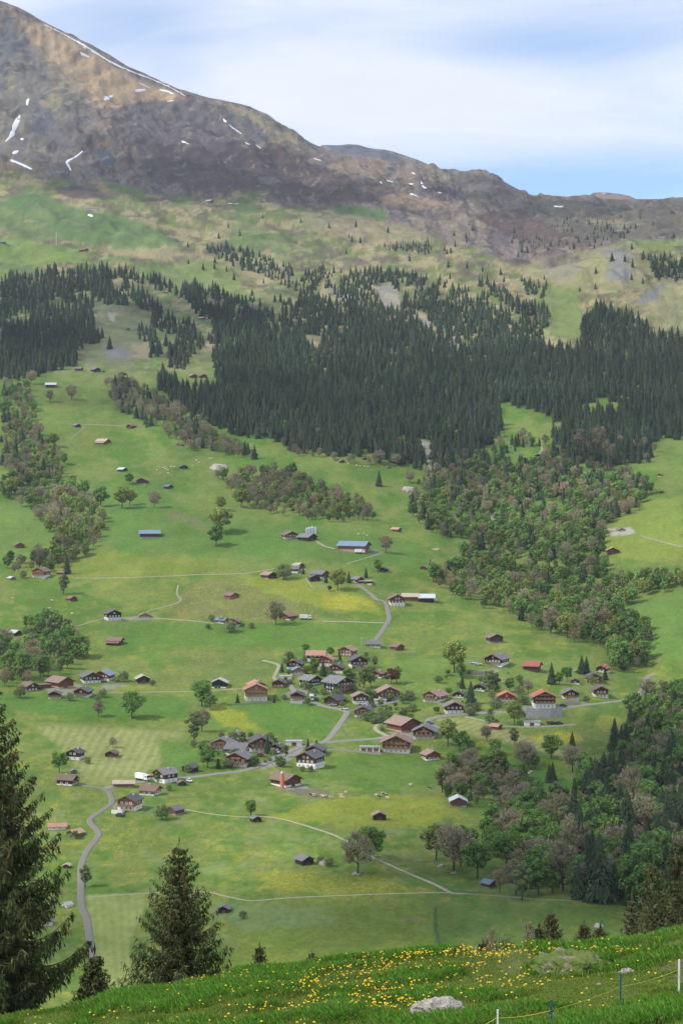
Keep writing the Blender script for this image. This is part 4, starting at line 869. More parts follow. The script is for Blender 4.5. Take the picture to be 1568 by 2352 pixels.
WALL = {'blk': mat('sunburnt_black_wood', (.040, .029, .023), .8, .35, .8, stripes=('Z', 3.5, .5)), 'dbr': mat('dark_brown_wood', (.085, .050, .033), .8, .3, .8, stripes=('Z', 3.5, .5)),
        'rbr': mat('red_brown_wood', (.17, .062, .038), .8, .3, .8, stripes=('Z', 3.5, .4)), 'mbr': mat('brown_wood', (.22, .115, .065), .8, .3, .8, stripes=('Z', 3.5, .4)),
        'tan': mat('honey_wood', (.34, .18, .095), .8, .2, .8, stripes=('Z', 3.5, .35)), 'grw': mat('grey_wood', (.19, .155, .125), .85, .3, .8, stripes=('X', 3.5, .45)),
        'red': mat('red_paint', (.36, .055, .04), .7, .15, 1.), 'brk': mat('orange_brick', (.40, .20, .125), .85, .2, 1.5, stripes=('Z', 6, .3)), 'wht': mat('white_render', (.78, .76, .71), .85, .06, 1.), 'grs': mat('bare_concrete', (.36, .35, .33), .9, .1, 1.)}
BASE = {'w': WALL['wht'], 's': mat('rubble_stone', (.30, .275, .24), .9, .5, 2.2, bump=.1), 'o': mat('brick_base', (.42, .26, .18), .9, .3, 2.)}
M_glass = mat('window_glass', (.025, .03, .035), .12, .1, 1, spec=.7); M_frame = mat('white_paint', (.80, .79, .75), .6, .05); M_balc = mat('balcony_wood', (.24, .12, .06), .8, .25, 2.); M_chim = mat('chimney_plaster', (.46, .43, .40), .9, .15)
M_door = mat('door_wood', (.12, .07, .045), .7, .2); M_green = mat('green_door_paint', (.035, .12, .095), .6, .1); M_shut = mat('shutter_wood', (.14, .07, .045), .7, .2)
M_steel = mat('galvanised_steel', (.55, .57, .60), .35, .12, 1, metal=.6); M_dark = mat('black_rubber', (.02, .02, .02), .8, .1)
_mc = {}
def cached(key, fn):
    if key not in _mc: _mc[key] = fn()
    return _mc[key]
def win_mesh(w, h):
    def f():
        m = MB(); t = .09
        m.box(-w/2, w/2, -.03, .02, -h/2, h/2, 0)
        m.box(-w/2-t, -w/2, -.09, .0, -h/2-t, h/2+t, 1); m.box(w/2, w/2+t, -.09, 0, -h/2-t, h/2+t, 1); m.box(-w/2, w/2, -.09, 0, h/2, h/2+t, 1); m.box(-w/2, w/2, -.12, 0, -h/2-t, -h/2, 1); m.box(-.03, .03, -.07, -.025, -h/2, h/2, 1)
        m.box(-w/2+.02, -w/2+w*.26, -.045, -.032, -h/2, h/2*.9, 1); m.box(w/2-w*.26, w/2-.02, -.045, -.032, -h/2, h/2*.9, 1)
        return m.mesh('window', [M_glass, M_frame])
    return cached(('w', w, h), f)
def building(kind, p, W, L, rz, wall, roof, base, label, cat, group, floors=2, hr=None, pitch=25, over=None, balc=0, door=None, chim=1, wins=True, lean=0, solar=False, flat=False):
    e = link(kind, None, None, p, rz); e.empty_display_size = .1; tag(e, label, cat, group)
    barn = not wins
    H = hr*W if hr else floors*2.45+.4
    hb = H*.45 if (base and floors > 1) else (min(1.1, H*.3) if base else 0)
    if base == 's' and barn: hb = H*.28
    rise = W/2*tan(radians(pitch)); ov = over if over is not None else W*.12; t = .22 if W < 9 else .32
    wm = WALL[wall]; y0, y1 = -L/2, L/2
    if hb or base:
        b = MB(); b.box(-W/2, W/2, y0, y1, -4, hb); link('ground_floor', b.mesh('ground_floor', BASE[base]), e)
    z0 = hb if base else -4; k = .07 if hb else 0
    m = MB(); w2 = W/2+k; a, c = y0-k, y1+k
    if flat:
        m.box(-w2, w2, a, c, z0, H); link('wall', m.mesh('wall', wm), e)
        r = MB(); r.box(-w2-.4, w2+.4, a-.5, c+.3, H+.004, H+.35); link('roof', r.mesh('roof', ROOF[roof]), e)
    else:
        hh = H-.02
        m.poly([(-w2, a, z0), (w2, a, z0), (w2, a, hh), (0, a, hh+rise), (-w2, a, hh), (-w2, c, z0), (w2, c, z0), (w2, c, hh), (0, c, hh+rise), (-w2, c, hh)],
               [(0, 1, 2, 3, 4), (9, 8, 7, 6, 5), (1, 6, 7, 2), (0, 4, 9, 5), (0, 5, 6, 1), (2, 7, 8, 3), (3, 8, 9, 4)])
        link('wall', m.mesh('wall', wm), e)
        r = MB(); ex = W/2+ov; ez = H-ov*tan(radians(pitch)); s = .05; f0, f1 = y0-ov*1.25, y1+ov*.9
        for sg in (-1, 1):
            r.poly([(0, f0, H+rise+s), (sg*ex, f0, ez+s), (sg*ex, f0, ez+s+t), (0, f0, H+rise+s+t*1.1), (0, f1, H+rise+s), (sg*ex, f1, ez+s), (sg*ex, f1, ez+s+t), (0, f1, H+rise+s+t*1.1)],
                   [(0, 1, 2, 3)[::sg], (7, 6, 5, 4)[::sg], (1, 5, 6, 2)[::sg], (3, 2, 6, 7)[::sg], (0, 4, 5, 1)[::sg]])
        ro = link('roof', r.mesh('roof', ROOF[roof]), e)
        if wins or W > 9:
            g = MB()                                           # barge boards
            for sg in (-1, 1):
                g.poly([(0, f0-.06, H+rise+s-.12), (sg*ex, f0-.06, ez+s-.12), (sg*ex, f0-.06, ez+s+t+.03), (0, f0-.06, H+rise+s+t+.05), (0, f0-.005, H+rise+s-.12), (sg*ex, f0-.005, ez+s-.12), (sg*ex, f0-.005, ez+s+t+.03), (0, f0-.005, H+rise+s+t+.05)], [(0, 1, 2, 3)[::sg], (7, 6, 5, 4)[::sg], (3, 2, 6, 7)[::sg], (0, 4, 5, 1)[::sg], (1, 5, 6, 2)[::sg]])
            link('barge_board', g.mesh('barge_board', M_balc if wins else M_door), ro)
        if chim and wins:
            cx = W*.16; cy = L*.12; cz = H+rise-cx*tan(radians(pitch)); q = MB(); q.box(-.4, .4, -.4, .4, -.5, 1.1); q.box(-.5, .5, -.5, .5, 1.103, 1.25)
            link('chimney', cached('chim', lambda: q.mesh('chimney', M_chim)), ro, (cx, cy, cz))
        if solar:
            q = MB(); tn = tan(radians(pitch)); x0, x1 = -W*.42, -W*.06
            q.poly([(x0, y0+L*.1, H+rise+x0*tn+t+.2), (x1, y0+L*.1, H+rise+x1*tn+t+.2), (x1, y1-L*.3, H+rise+x1*tn+t+.2), (x0, y1-L*.3, H+rise+x0*tn+t+.2)], [(0, 1, 2, 3)]); link('solar_panel', q.mesh('solar_panel', M_glass), ro)
    if wins and not flat:
        ww, wh = 1.05, 1.15; yf = y0-k-.02
        for fl in range(floors+1):
            z = 1.35+fl*2.45; half = W/2 if z < H-.5 else (H+rise-z-1.1)/tan(radians(pitch))
            n = int(min(5, max(0, (2*half-1.2)/2.3))); n = min(n, 2) if z > H-.5 else n
            for i in range(n):
                x = (i-(n-1)/2)*2.3*(1 if n < 4 else min(1.2, (W-2)/(2.3*(n-.4))))
                link('window', win_mesh(ww, wh), e, (x, yf-(.0 if z > hb else -.07), z))
            if fl < floors:
                m2 = int(min(4, max(1, (L-2)/3)))
                for i in range(m2):
                    for sg in (-1, 1): link('window', win_mesh(ww, wh), e, (sg*(W/2+k+.02), (i-(m2-1)/2)*3, z), sg*pi/2)
        for bi in range(balc):
            z = hb+.05+bi*2.45+(0 if floors > 1 else .5)
            if z > H+rise*.4: break
            bw = W*.94 if z < H-.6 else W*.5; bd = 1.15
            b = MB(); b.box(-bw/2, bw/2, yf-bd, yf+.01, z-.15, z); b.box(-bw/2, bw/2, yf-bd-.06, yf-bd, z-.25, z+.85); b.box(-bw/2, -bw/2+.06, yf-bd, yf, z, z+.85); b.box(bw/2-.06, bw/2, yf-bd, yf, z, z+.85)
            link('balcony', b.mesh('balcony', M_balc if wall not in ('tan',) else WALL['tan']), e)
    if door or barn:
        q = MB(); dw, dh = min(2.6, W*.3), min(2.6, H*.62)
        if door == 'g':
            for x in (-W*.22, W*.02): q.box(x-W*.1, x+W*.1, y0-k-.06, y0-k-.003, 0.05, dh*.95)
        elif door == '3':
            for x in (-W*.31, 0, W*.31): q.box(x-W*.125, x+W*.125, y0-k-.06, y0-k-.003, 0.05, 2.1)
        elif door == '2':
            for x in (-W*.25, W*.12): q.box(x-dw/2, x+dw/2, y0-k-.06, y0-k-.003, 0.05, dh)
        else: q.box(-dw/2, dw/2, y0-k-.06, y0-k-.003, hb*.6 if base == 's' else .05, hb*.6+dh)
        link('door', q.mesh('door', {'g': M_green, '2': WALL['tan'], '3': WALL['mbr']}.get(door, M_shut)), e)
    if lean:
        q = MB(); sg = -1 if lean < 0 else 1; x0, x1 = sg*(W/2+k+.004), sg*(W/2+W*.32); q.box(min(x0, x1), max(x0, x1), y0+.4, y1-.5, -4, H*.5); link('side_shed', q.mesh('side_shed', wm), e)
        q = MB(); x0 = sg*(W/2+k+.01); x1 = sg*(W/2+W*.32+.6); q.poly([(x0, y0-.2, H*.86), (x1, y0-.2, H*.5-.1), (x1, y0-.2, H*.5+.12), (x0, y0-.2, H*.86+.22), (x0, y1, H*.86), (x1, y1, H*.5-.1), (x1, y1, H*.5+.12), (x0, y1, H*.86+.22)], [(0, 1, 2, 3)[::sg], (7, 6, 5, 4)[::sg], (1, 5, 6, 2)[::sg], (3, 2, 6, 7)[::sg], (0, 4, 5, 1)[::sg]])
        link('shed_roof', q.mesh('shed_roof', ROOF[roof]), e)
    return e
GB = 'hay barns scattered over the meadows'; GC = 'chalets and farmhouses of the valley'; GF = 'big farm barns'; GG = 'garages and low annexes'
# zoom x y width rot depth-ratio type wall roof base opts | label ; type b barn, B big barn, c chalet(2 floors), C tall chalet(3), k cottage, g flat garage
BLD = """1 490 114 60 35 1.1 b blk gry - |small black barn with grey roof at the top of the left wood
1 843 123 78 -40 1.2 b dbr brn - |dark barn with brown roof in the small meadow below the hill crest
1 657 222 96 60 1.2 b mbr tan - l|barn with bright straw coloured roof and lean-to
1 1152 236 56 -30 1.1 b grw gry - |grey wooden barn beside the leafless tree at the forest corner
1 1218 137 42 60 1.2 b dbr wht - |tiny barn with pale roof at the forest edge
1 782 398 74 45 1.1 b blk wht - |barn with shining white metal roof on the upper meadow
1 1171 382 58 10 1. b blk dgr s |dark barn with stone base near the grazing cattle
1 908 476 78 -8 1. b dbr brn s |brown barn with stone base right of the round green tree
1 1075 507 68 40 1. b blk gry - |small dark barn with grey roof, lowest of the upper meadow
1 955 820 140 90 1.6 b dbr blu s |long low barn with shiny blue roof on the smooth green field
1 125 885 74 12 1. b rbr brn - |reddish brown barn on the left slope under the wood
1 267 1078 130 -28 .9 C mbr brn w 2|broad old farmhouse with white base beside the left blossom tree
1 392 1055 70 60 1.3 b rbr brn - |brown barn half hidden by the dark spruce
1 75 1090 60 30 1.1 b grw wht - |grey white shed at the left end of the thin track
1 1477 1212 110 35 1.1 b mbr brn - 2|barn with two light timber doors on the brown field
2 457 180 80 30 1. b rbr brn s |small reddish barn with stone base on the left pasture
2 720 303 125 15 1. C blk dgr w |tall black farmhouse with white base and three rows of white windows
2 927 290 78 0 .9 k tan lbr w |little honey coloured cottage on a walled terrace
2 1415 322 95 60 1.1 c mbr blu w s|wooden wing with dark blue solar roof beside the hillside farmhouse
2 1488 343 115 -12 1. c dbr brn w 1|dark brown farmhouse with white base right of the blue solar wing
2 735 458 120 72 1.2 b blk brn - l|long dark barn with brown roof and lean-to on the green slope
2 100 402 94 40 1. b blk wht - |dark barn with bright metal roof beside the left road
2 -5 372 40 20 1. b blk dgr - |dark barn corner cut by the left picture edge
2 385 733 195 34 1.2 B rbr lbr o |big red brown barn with pale roof, largest of the left hamlet
2 282 737 92 25 .8 g rbr brn - |low brick red annex joined to the big red brown barn
2 190 755 135 30 1. c dbr brn s |dark brown chalet leftmost in the left hamlet
2 580 705 150 12 1. c dbr gry w |grey roofed chalet in the middle of the left hamlet with white base
2 668 690 150 -25 .9 c rbr blu w |reddish chalet with blue edged roof at the top of the left hamlet
2 752 695 34 0 1. b grw brn - |tiny grey shed right of the blue edged roof
2 353 800 96 -8 .9 c blk gry w 1|black chalet with white ground floor at the bottom of the left hamlet
2 532 792 135 -18 1. c dbr dgr w 1|dark chalet with grey roof at the lower right of the left hamlet
2 912 705 108 8 1. b blk pgr s |barn with pale green roof right of the left hamlet
2 1403 733 116 -8 1. b blk wht w g|barn with green doors and pale roof beside the straight track
6 482 322 132 -22 1. C blk dgr w |black chalet with white base above the left farm road
6 715 306 98 -18 1. b dbr brn s |small barn in front of the leafless tree in the mown field
3 628 220 115 20 1. c dbr brn s |low brown farmhouse wing left of the silos
3 738 232 140 48 1.1 B blk gry - |big black barn with grey roof in front of the steel silos
3 1037 306 232 68 1.8 B mbr blu o L|very long barn with blue roof and orange brick wall
3 1307 172 76 58 1.1 b rbr rus - |small red barn with rusty pale roof below the budding wood
3 495 473 116 38 1.1 b dbr lbr s |brown roofed barn left of the pink blossom tree
3 655 435 100 72 1. c grw gry w |grey roofed house behind the pink blossom tree
3 685 405 88 40 1. b dbr tan - |dark barn with straw coloured roof, topmost of the upper hamlet
3 820 467 128 55 1. B rbr gry w |red brown barn with wide grey roof in the upper hamlet
3 787 488 84 10 1. b blk dgr - |small dark barn in front of the wide grey roof
3 1060 496 92 40 1. c dbr gry w |brown house with grey roof beside the upper garages
3 1112 505 88 -6 .6 g blk flt w |low white garage at the start of the upper lane
3 1228 425 62 -20 1. b blk dgr - |dark barn behind the round olive tree
3 1485 415 58 -15 1. b rbr brn - |small reddish barn in front of the ravine wood
3 1310 645 120 8 .9 C rbr brn w |red brown farmhouse with white cloths on its balcony and white base
3 1397 612 120 88 .7 b mbr tan - |long shed with straw coloured roof right of the farmhouse with cloths
3 1502 622 105 88 .9 b blk wht - |open shed with patched white roof at the end of the farm row
3 615 735 125 -35 1. B rbr brn w |red brown barn with brown roof behind the big leafless tree
3 1160 908 104 90 .8 k grw gry w |low house with plain grey roof at the top of the village lane
3 1312 930 104 40 1. b rbr brn - |brown barn right of the low grey house above the village
5 795 238 145 86 .9 c dbr sal w |long house with pinkish red roof at the top left of the village
5 1025 205 158 -22 1. c mbr lbr - 1|brown chalet with pale brown roof, topmost of the village
5 878 275 146 -14 .9 c red sal w |bright red chalet with salmon roof
5 650 300 146 -12 1. c blk dgr w |black chalet with white front base at the upper left village entrance
5 1098 293 156 12 1. C blk dgr w 1|tall black chalet with white lower floors at the upper right of the village
5 943 327 138 -10 1. c rbr dgr w |red brown chalet with dark roof behind the village conifers
5 665 336 122 8 1. k tan blu w |small honey wood chalet with blue edged roof
5 580 374 84 0 .7 g wht flt w |low white flat roofed house in the village
5 535 430 120 -10 1. c dbr dgr - 1|dark brown chalet with dark roof at the lane fork
5 757 420 180 40 1. c blk gry w |dark chalet with light grey roof and white corner
5 1240 360 120 -22 1. c rbr brn w |brown chalet half hidden by trees at the right of the village
5 372 455 150 14 1. c mbr sal w |rear chalet with salmon roof behind the tan balconies
5 366 526 190 4 .8 C tan sal w 2|large honey chalet with salmon roof and two long balconies
5 664 517 112 -6 1. c blk dgr w 1|dark chalet with green balcony in the village centre
5 957 475 245 38 1. C blk gry - 3|biggest black chalet with wide grey roof in the village centre
5 932 556 180 -30 1. B dbr dgr - |low dark barn with parked car in front
5 1113 550 138 8 1. C dbr lbr w |chalet with pale brown roof and rows of small white windows
5 1315 520 192 8 1. c rbr lbr w 2|brown chalet with pale roof at the right end of the village lane
5 1258 548 82 0 .7 g wht flt w |white garage attached below the right village chalet
5 1140 643 150 -5 1. c dbr dgr w 2|chalet with outdoor stair below the village lane
5 1425 750 280 34 1.15 B rbr lbr o |great red brown barn with pale tiled roof, largest of the lower village
5 1376 900 236 -4 .8 c mbr lbr w 2|broad brown chalet with two full width balconies
5 1183 886 144 0 .45 g wht flt - 3|row of three garages with white walls and brown doors
4 120 1077 128 22 1. c mbr lbr w |small brown house with boarded front on the meadow below the lower village
4 85 955 152 -6 1. c dbr gry w 2|grey roofed chalet beside the curve of the main road
5 222 795 106 -20 1. c blk gry w |dark hillside chalet with grey roof above the lower hamlet
5 130 885 190 -14 .9 c mbr gry w 2|brown chalet with grey roof, leftmost of the lower hamlet
5 395 890 205 6 1. c rbr dgr w 2|wide dark red chalet behind the tall dark spruce
5 520 885 110 -20 1. c dbr dgr w |dark chalet wing right of the tall dark spruce
5 640 845 112 0 .5 g wht flt w |long white garage by the lower road junction
5 235 925 200 70 1. c grw gry w |house with wide pale grey roof behind the red wooden chalet
5 242 1000 224 -16 1. c rbr gry w 2|red wooden chalet with blue grey roof above the lower road
5 402 926 56 0 1. b mbr brn - |tiny wooden shed beside the lower road
5 795 918 170 -14 1. B dbr dgr - |low dark barn under the pine trees
5 757 1010 230 -26 1.05 C dbr dgr w |large brown farmhouse with regular rows of white windows
5 580 1145 250 42 1.1 B rbr brn w |red brown barn with white base and a round orange silo
4 485 400 112 18 1. b dbr brn s |brown barn alone on the right meadow
4 498 535 160 -24 1. c blk gry w 1|long dark chalet with grey hipped roof beside two white cars
4 700 565 116 76 1. b dbr red - |dark barn with bright red roof
4 402 676 84 -12 1. c blk dgr w |black chalet with white base left of the slender pale trees
4 282 715 78 -10 1. c blk dgr w |smaller black chalet left of the tall dark spruce
4 147 745 160 -32 1. c mbr lbr w 2|brown chalet with wrap around balcony at the left of the right hamlet
4 250 806 130 8 .8 c blk gry w |chalet standing on white double garage beside the main road
4 553 735 116 4 .9 k red org w |small red house with orange roof
4 765 776 160 8 .95 C dbr org w 3|large hotel chalet with orange roof and three balconies
4 920 725 114 8 .9 c dbr gry w 1|grey roofed chalet on white garages beside the hotel
4 948 635 54 0 1. c rbr dgr w |narrow reddish house above the grey chalet beside the hotel
4 1052 630 108 8 1. c rbr dgr - 1|dark red house with dark grey roof in the right hamlet
4 1090 713 108 10 1. C dbr dgr w 1|tall chalet with white base at the right end of the hamlet
4 955 572 44 20 1. k grw gry w |small grey house left of the close spruce pair
4 1108 570 90 -20 1. c dbr red w |dark house with pale red roof at the edge of the ravine wood
4 493 900 80 60 1. b rbr rus - |small red shed with patchy pink roof on the mown field
4 700 876 92 0 .5 g wht flt w |pair of white garages on the parking strip
6 430 485 150 66 .9 c dbr brn w 1|brown roofed chalet standing at the left road end
6 470 408 56 10 1. b grw gry - |small grey roofed annex behind the left road end chalet
6 790 496 152 88 .5 b mbr tan s |long low barn with patched tan and rusty roof
6 960 548 160 64 1. k tan brn w |tan gabled barn with white lower wall and brown roof
6 830 645 178 -22 1. C mbr dgr w 1|large half white farmhouse with dark blue grey roof by the lane
6 1118 672 132 -42 1. b rbr gry s |small red brown barn with grey shingles and one lit side
6 1055 470 180 -48 1. C dbr gry w |big farmhouse with weathered grey roof beside the white lorry
6 968 430 60 60 1.4 B dbr red - |red roofed wing left of the weathered farmhouse
6 1215 400 120 -30 1. b blk dgr - |dark shed with teal awning above the weathered farmhouse
6 1160 485 66 10 1. b dbr brn - |small brown shed right of the weathered farmhouse
6 367 765 128 90 .6 k wht sal w |long pink roofed house behind the left foreground spruce
6 482 820 128 -42 1. b grw rus - |grey barn with pink edged roof beside the lane
6 430 1012 62 -15 1. b dbr tan - |small barn peeping out beside the left foreground spruce
6 20 760 110 -30 1. b blk dgr - |dark barn at the left edge behind the foreground spruce
7 1435 515 100 -15 1. b blk gry - |grey wooden barn right behind the near spruce
7 432 480 80 -60 .8 k wht flt w |white house half hidden in the left foreground spruce
7 290 595 110 0 .6 k wht gry w |low white building showing through the left foreground spruce
8 150 370 88 22 1. b blk gry - |small dark barn under the green tree on the near meadow
8 460 646 138 34 1. b blk gry - |dark barn with grey shingles beside the pale boulder
8 938 356 100 4 1. b blk lbr - |small dark barn with light brown roof below the grazing cows
8 1440 272 122 4 1. b rbr wht s |red brown barn with white edged roof at the shaded wood
9 330 1140 120 46 1. b dbr blu s |hut with blue grey metal roof beside the shaded wood
d 1243 1043 62 4 1. b rbr tan - |barn with bright gable edge below the construction site
d 1280 938 44 20 1. k grw gry w |unfinished grey house on the construction site
d 1460 683 26 0 1. k red sal w |bright red hut between spruces at the right edge
d 1468 762 24 0 1. b dbr gry - |tiny dark hut below the bright red hut
d 898 592 28 20 1. b blk gry - |tiny dark hut in the forest clearing with track
d 103 608 30 30 1. b dbr brn - |small brown hut at the foot of the big forest
d 215 647 24 20 1. b grw gry - |tiny grey hut at the forest foot
d 0 622 34 20 1. b blk lbr - |dark hut with light gable at the budding wood top
d 668 698 16 60 1. b grw pgr - |tiny pale roofed hut inside the ravine wood
c 235 903 54 85 .8 b blk wht - |low hut with long pale roof on the ridge meadow
c 363 826 42 70 1. b dbr gry - |leftmost of the huts below the upper left forest
c 440 832 50 30 1. b blk gry - |second hut from the left below the upper left forest
c 475 832 18 10 1. b grw gry - |tiniest hut in the row below the upper left forest
c 566 847 38 -20 1. b dbr brn - |rightmost hut in the row below the upper left forest
c 572 872 42 -10 1. b blk tea - |hut with dark green roof at the purple brown wood
c 888 859 42 15 1. b rbr tan - |left hut of the pair in the flowery glade
c 933 859 40 15 1. b dbr brn - |right hut of the pair in the flowery glade
c 990 765 42 -10 1. b blk gry - |dark hut at the forest edge below the small meadow
c 927 591 34 60 1. b rbr tan - |hut with pale roof in the steep small meadow
c 590 640 22 10 1. b grw gry - |tiny grey hut in the scrubby clearing
c 763 470 26 -30 1. b mbr rus - |small reddish hut beside the trees on the green strip
a 418 965 72 88 .35 k wht gry w |long white alpine building high on the green alp
a 962 933 42 50 1. b grw wht - |pale hut high below the mountain, left of the high group
a 1060 943 22 80 1. b grw wht - |tiny pale high hut, left of a close pair
a 1089 943 20 80 1. b grw wht - |tiny pale high hut, right of a close pair
a 1212 922 16 10 1. k wht gry w |tiny white hut rightmost on the high pasture
a 14 1120 28 80 1. b dbr gry - |low grey hut at the left edge of the high alp
a 68 1130 42 80 .6 k wht gry w |low white hut row near the left edge of the high alp
a 385 1158 46 60 1. b rbr brn - |brown hut among the trees at the forest top
b 1468 592 38 88 .5 k wht gry w |long low hut on top of the eroded knoll"""
BL = {}
for ln in BLD.split('\n'):
    a, lb = ln.split('|'); t = a.split(); z, x, y, w, rot, k, ty, wl, rf, bs = t[0], float(t[1]), float(t[2]), float(t[3]), float(t[4]), float(t[5]), t[6], t[7], t[8], t[9]; op = t[10] if len(t) > 10 else ''
    if rot >= 65 and k < 1: k = 1/k
    p = ground_pt(z, x, y)
    if p is None: print('no ground', ln); continue
    tot = w/ZM[z][2]/pxm(p); r = radians(rot); ovf = 1.2 if ty != 'g' else 1.04
    W = 1.04*tot/(ovf*(abs(cos(r))+k*abs(sin(r)))); L = W*k
    dep = L/2*abs(cos(r))+W/2*abs(sin(r)); az = math.atan2(p.x, p.y)
    q = p+Vector((sin(az), cos(az), 0))*dep; q.z = p.z-.1
    rz = r-az
    base = None if bs == '-' else bs; kw = {}
    bal = int(op) if op.isdigit() and ty in 'cCk' else 0
    if ty in 'cCk':
        fl = {'c': 2, 'C': 3, 'k': 1}[ty]; Hh_ = W*{'c': .43, 'C': .56, 'k': .33}[ty]
        fl = max(1, int(round(Hh_/2.6))); kw = dict(floors=fl, hr=Hh_/W, balc=min(bal, fl), wins=W > 4, solar=('s' in op))
        nm, cat, grp = ('chalet', 'chalet', GC) if ty != 'k' else ('cottage', 'house', GC)
    elif ty == 'g': kw = dict(floors=1, hr=max(2.6/W, .2), flat=True, wins=False, door=op or 'd', over=.4); nm, cat, grp = 'garage', 'garage', GG
    elif ty == 'B': kw = dict(floors=1, hr=.36 if 'L' not in op else .55, wins=False, chim=0); nm, cat, grp = 'farm_barn', 'barn', GF
    else: kw = dict(floors=1, hr=.42, wins=False, chim=0, door=op if op in ('2', 'g') else None, lean=-1 if 'l' in op else 0); nm, cat, grp = 'hay_barn', 'barn', GB
    if z in 'acd' and ty == 'b' or (z == 'b'): nm, cat = 'mountain_hut', 'hut'
    if 'L' in op: kw['hr'] = .5; kw['floors'] = 2
    BL[lb] = building(nm, q, W, L, rz, wl, rf, base, lb, cat, grp, **kw)
# silo tower, steel silos
def along(z, x, y, back=0): p = ground_pt(z, x, y); az = math.atan2(p.x, p.y); return p+Vector((sin(az), cos(az), 0))*back
M_silo = mat('orange_concrete', (.52, .20, .10), .8, .15, 1, stripes=('Z', 3, .12))
p = along('5', 555, 1150, .5); e = tag(link('silo_tower', None, None, p), 'round orange silo tower at the front of the red brown barn', 'silo'); hs = 122/3.125/pxm(p); rs_ = 15/3.125/pxm(p)
m = MB(); m.tube([(0, 0, -3), (0, 0, hs*.86)], rs_, 16); link('shaft', m.mesh('shaft', M_silo), e)
m = MB(); m.tube([(0, 0, hs*.862), (0, 0, hs*.93), (0, 0, hs*.98), (0, 0, hs)], [rs_*.8, rs_*.75, rs_*.45, .1], 14); link('dome', m.mesh('dome', M_steel), e)
for k, (dx, hh) in enumerate([(-12, 52), (4, 56), (22, 60), (40, 55)]):
    p = along('3', 750+dx, 200, 14); e = tag(link('steel_silo', None, None, p), ['leftmost', 'second from left', 'third from left', 'rightmost'][k]+' of the four steel silos behind the big black barn', 'silo', 'steel silos'); h = (hh+2)/2.778/pxm(p)
    m = MB(); m.tube([(0, 0, -2), (0, 0, h*.85)], 1.5, 14); link('shaft', m.mesh('shaft', M_steel), e); m = MB(); m.tube([(0, 0, h*.853), (0, 0, h)], [1.5, .2], 14); link('lid', m.mesh('lid', M_steel), e)
# walls
def draped_wall(name, z, pts, h, th, matl, label, cat='wall', tiers=1, dz=0.):
    W3 = [hit(*zc(z, *q)) for q in pts]; pl = resample([(q.x, q.y) for q in W3], 3); m = MB()
    for t in range(tiers):
        for (x0, y0), (x1, y1) in zip(pl[:-1], pl[1:]):
            g0, g1 = [float(Hh(a, b))+dz for a, b in ((x0, y0), (x1, y1))]; b0, b1 = g0+t*h/tiers, g1+t*h/tiers; yo = t*.5
            m.poly([(x0, y0+yo, g0-1), (x1, y1+yo, g1-1), (x1, y1+yo, b1+h/tiers), (x0, y0+yo, b0+h/tiers), (x0, y0+yo+th, g0-1), (x1, y1+yo+th, g1-1), (x1, y1+yo+th, b1+h/tiers), (x0, y0+yo+th, b0+h/tiers)], [(0, 1, 2, 3), (7, 6, 5, 4), (3, 2, 6, 7), (1, 5, 6, 2), (4, 0, 3, 7)])
    return tag(link(name, m.mesh(name, matl)), label, cat)
M_gab = mat('gabion_stone', (.38, .375, .36), .9, .5, 1.2, stripes=('Z', 3.2, .6), bump=.1)
draped_wall('retaining_wall', '4', [(668, 832), (740, 834), (810, 832), (876, 824)], 6, .5, M_gab, 'tall banded grey retaining wall below the hotel terrace', tiers=5)
draped_wall('retaining_wall', '4', [(880, 750), (980, 752)], 2, .4, WALL['grs'], 'low concrete wall beside the road right of the hotel')
draped_wall('garden_wall', '5', [(612, 540), (700, 545), (730, 530)], 1.6, .3, WALL['grs'], 'low stone wall below the green balconied chalet')
draped_wall('garden_wall', '3', [(730, 470), (770, 525), (860, 520)], 1.0, .3, WALL['grs'], 'low wall round the vegetable garden of the upper hamlet')
draped_wall('garden_wall', '6', [(712, 660), (780, 665), (800, 645)], 1.8, .3, WALL['wht'], 'white terrace wall in front of the half white farmhouse')
draped_wall('garden_wall', '2', [(880, 291), (985, 291)], 1.2, .3, WALL['grs'], 'terrace wall under the little honey coloured cottage')
draped_wall('garden_wall', '5', [(640, 1168), (740, 1172)], 1.3, .3, WALL['grs'], 'pale concrete wall of the dung yard beside the orange silo barn')
draped_wall('garden_wall', '5', [(205, 555), (300, 550), (460, 540)], 1.0, .6, BASE['s'], 'rubble garden wall below the large honey chalet')
draped_wall('garden_wall', '5', [(1215, 560), (1300, 548), (1400, 530)], 1.2, .3, WALL['wht'], 'pale wall along the lane end at the right of the village')
for k in range(170):
    x = R.choice(((560, 1250, 180, 560), (560, 1250, 180, 560), (20, 560, 780, 1010), (1150, 1500, 480, 700), (1650, 2350, 330, 700)))
    q = Vector((470.4+R.uniform(x[0], x[1])/3.125, 1442.5+R.uniform(x[2], x[3])/3.125)); h = hit(q.x, q.y)
    if h is None or any((b_.location-h).length < 7 for b_ in BL.values()): continue
    put_tree('S' if R.random() < .7 else 'G', h, R.uniform(1.8, 6.5), 'small green garden shrub between the village chalets', 'small garden shrubs between the village chalets', 1.2, 'bush')
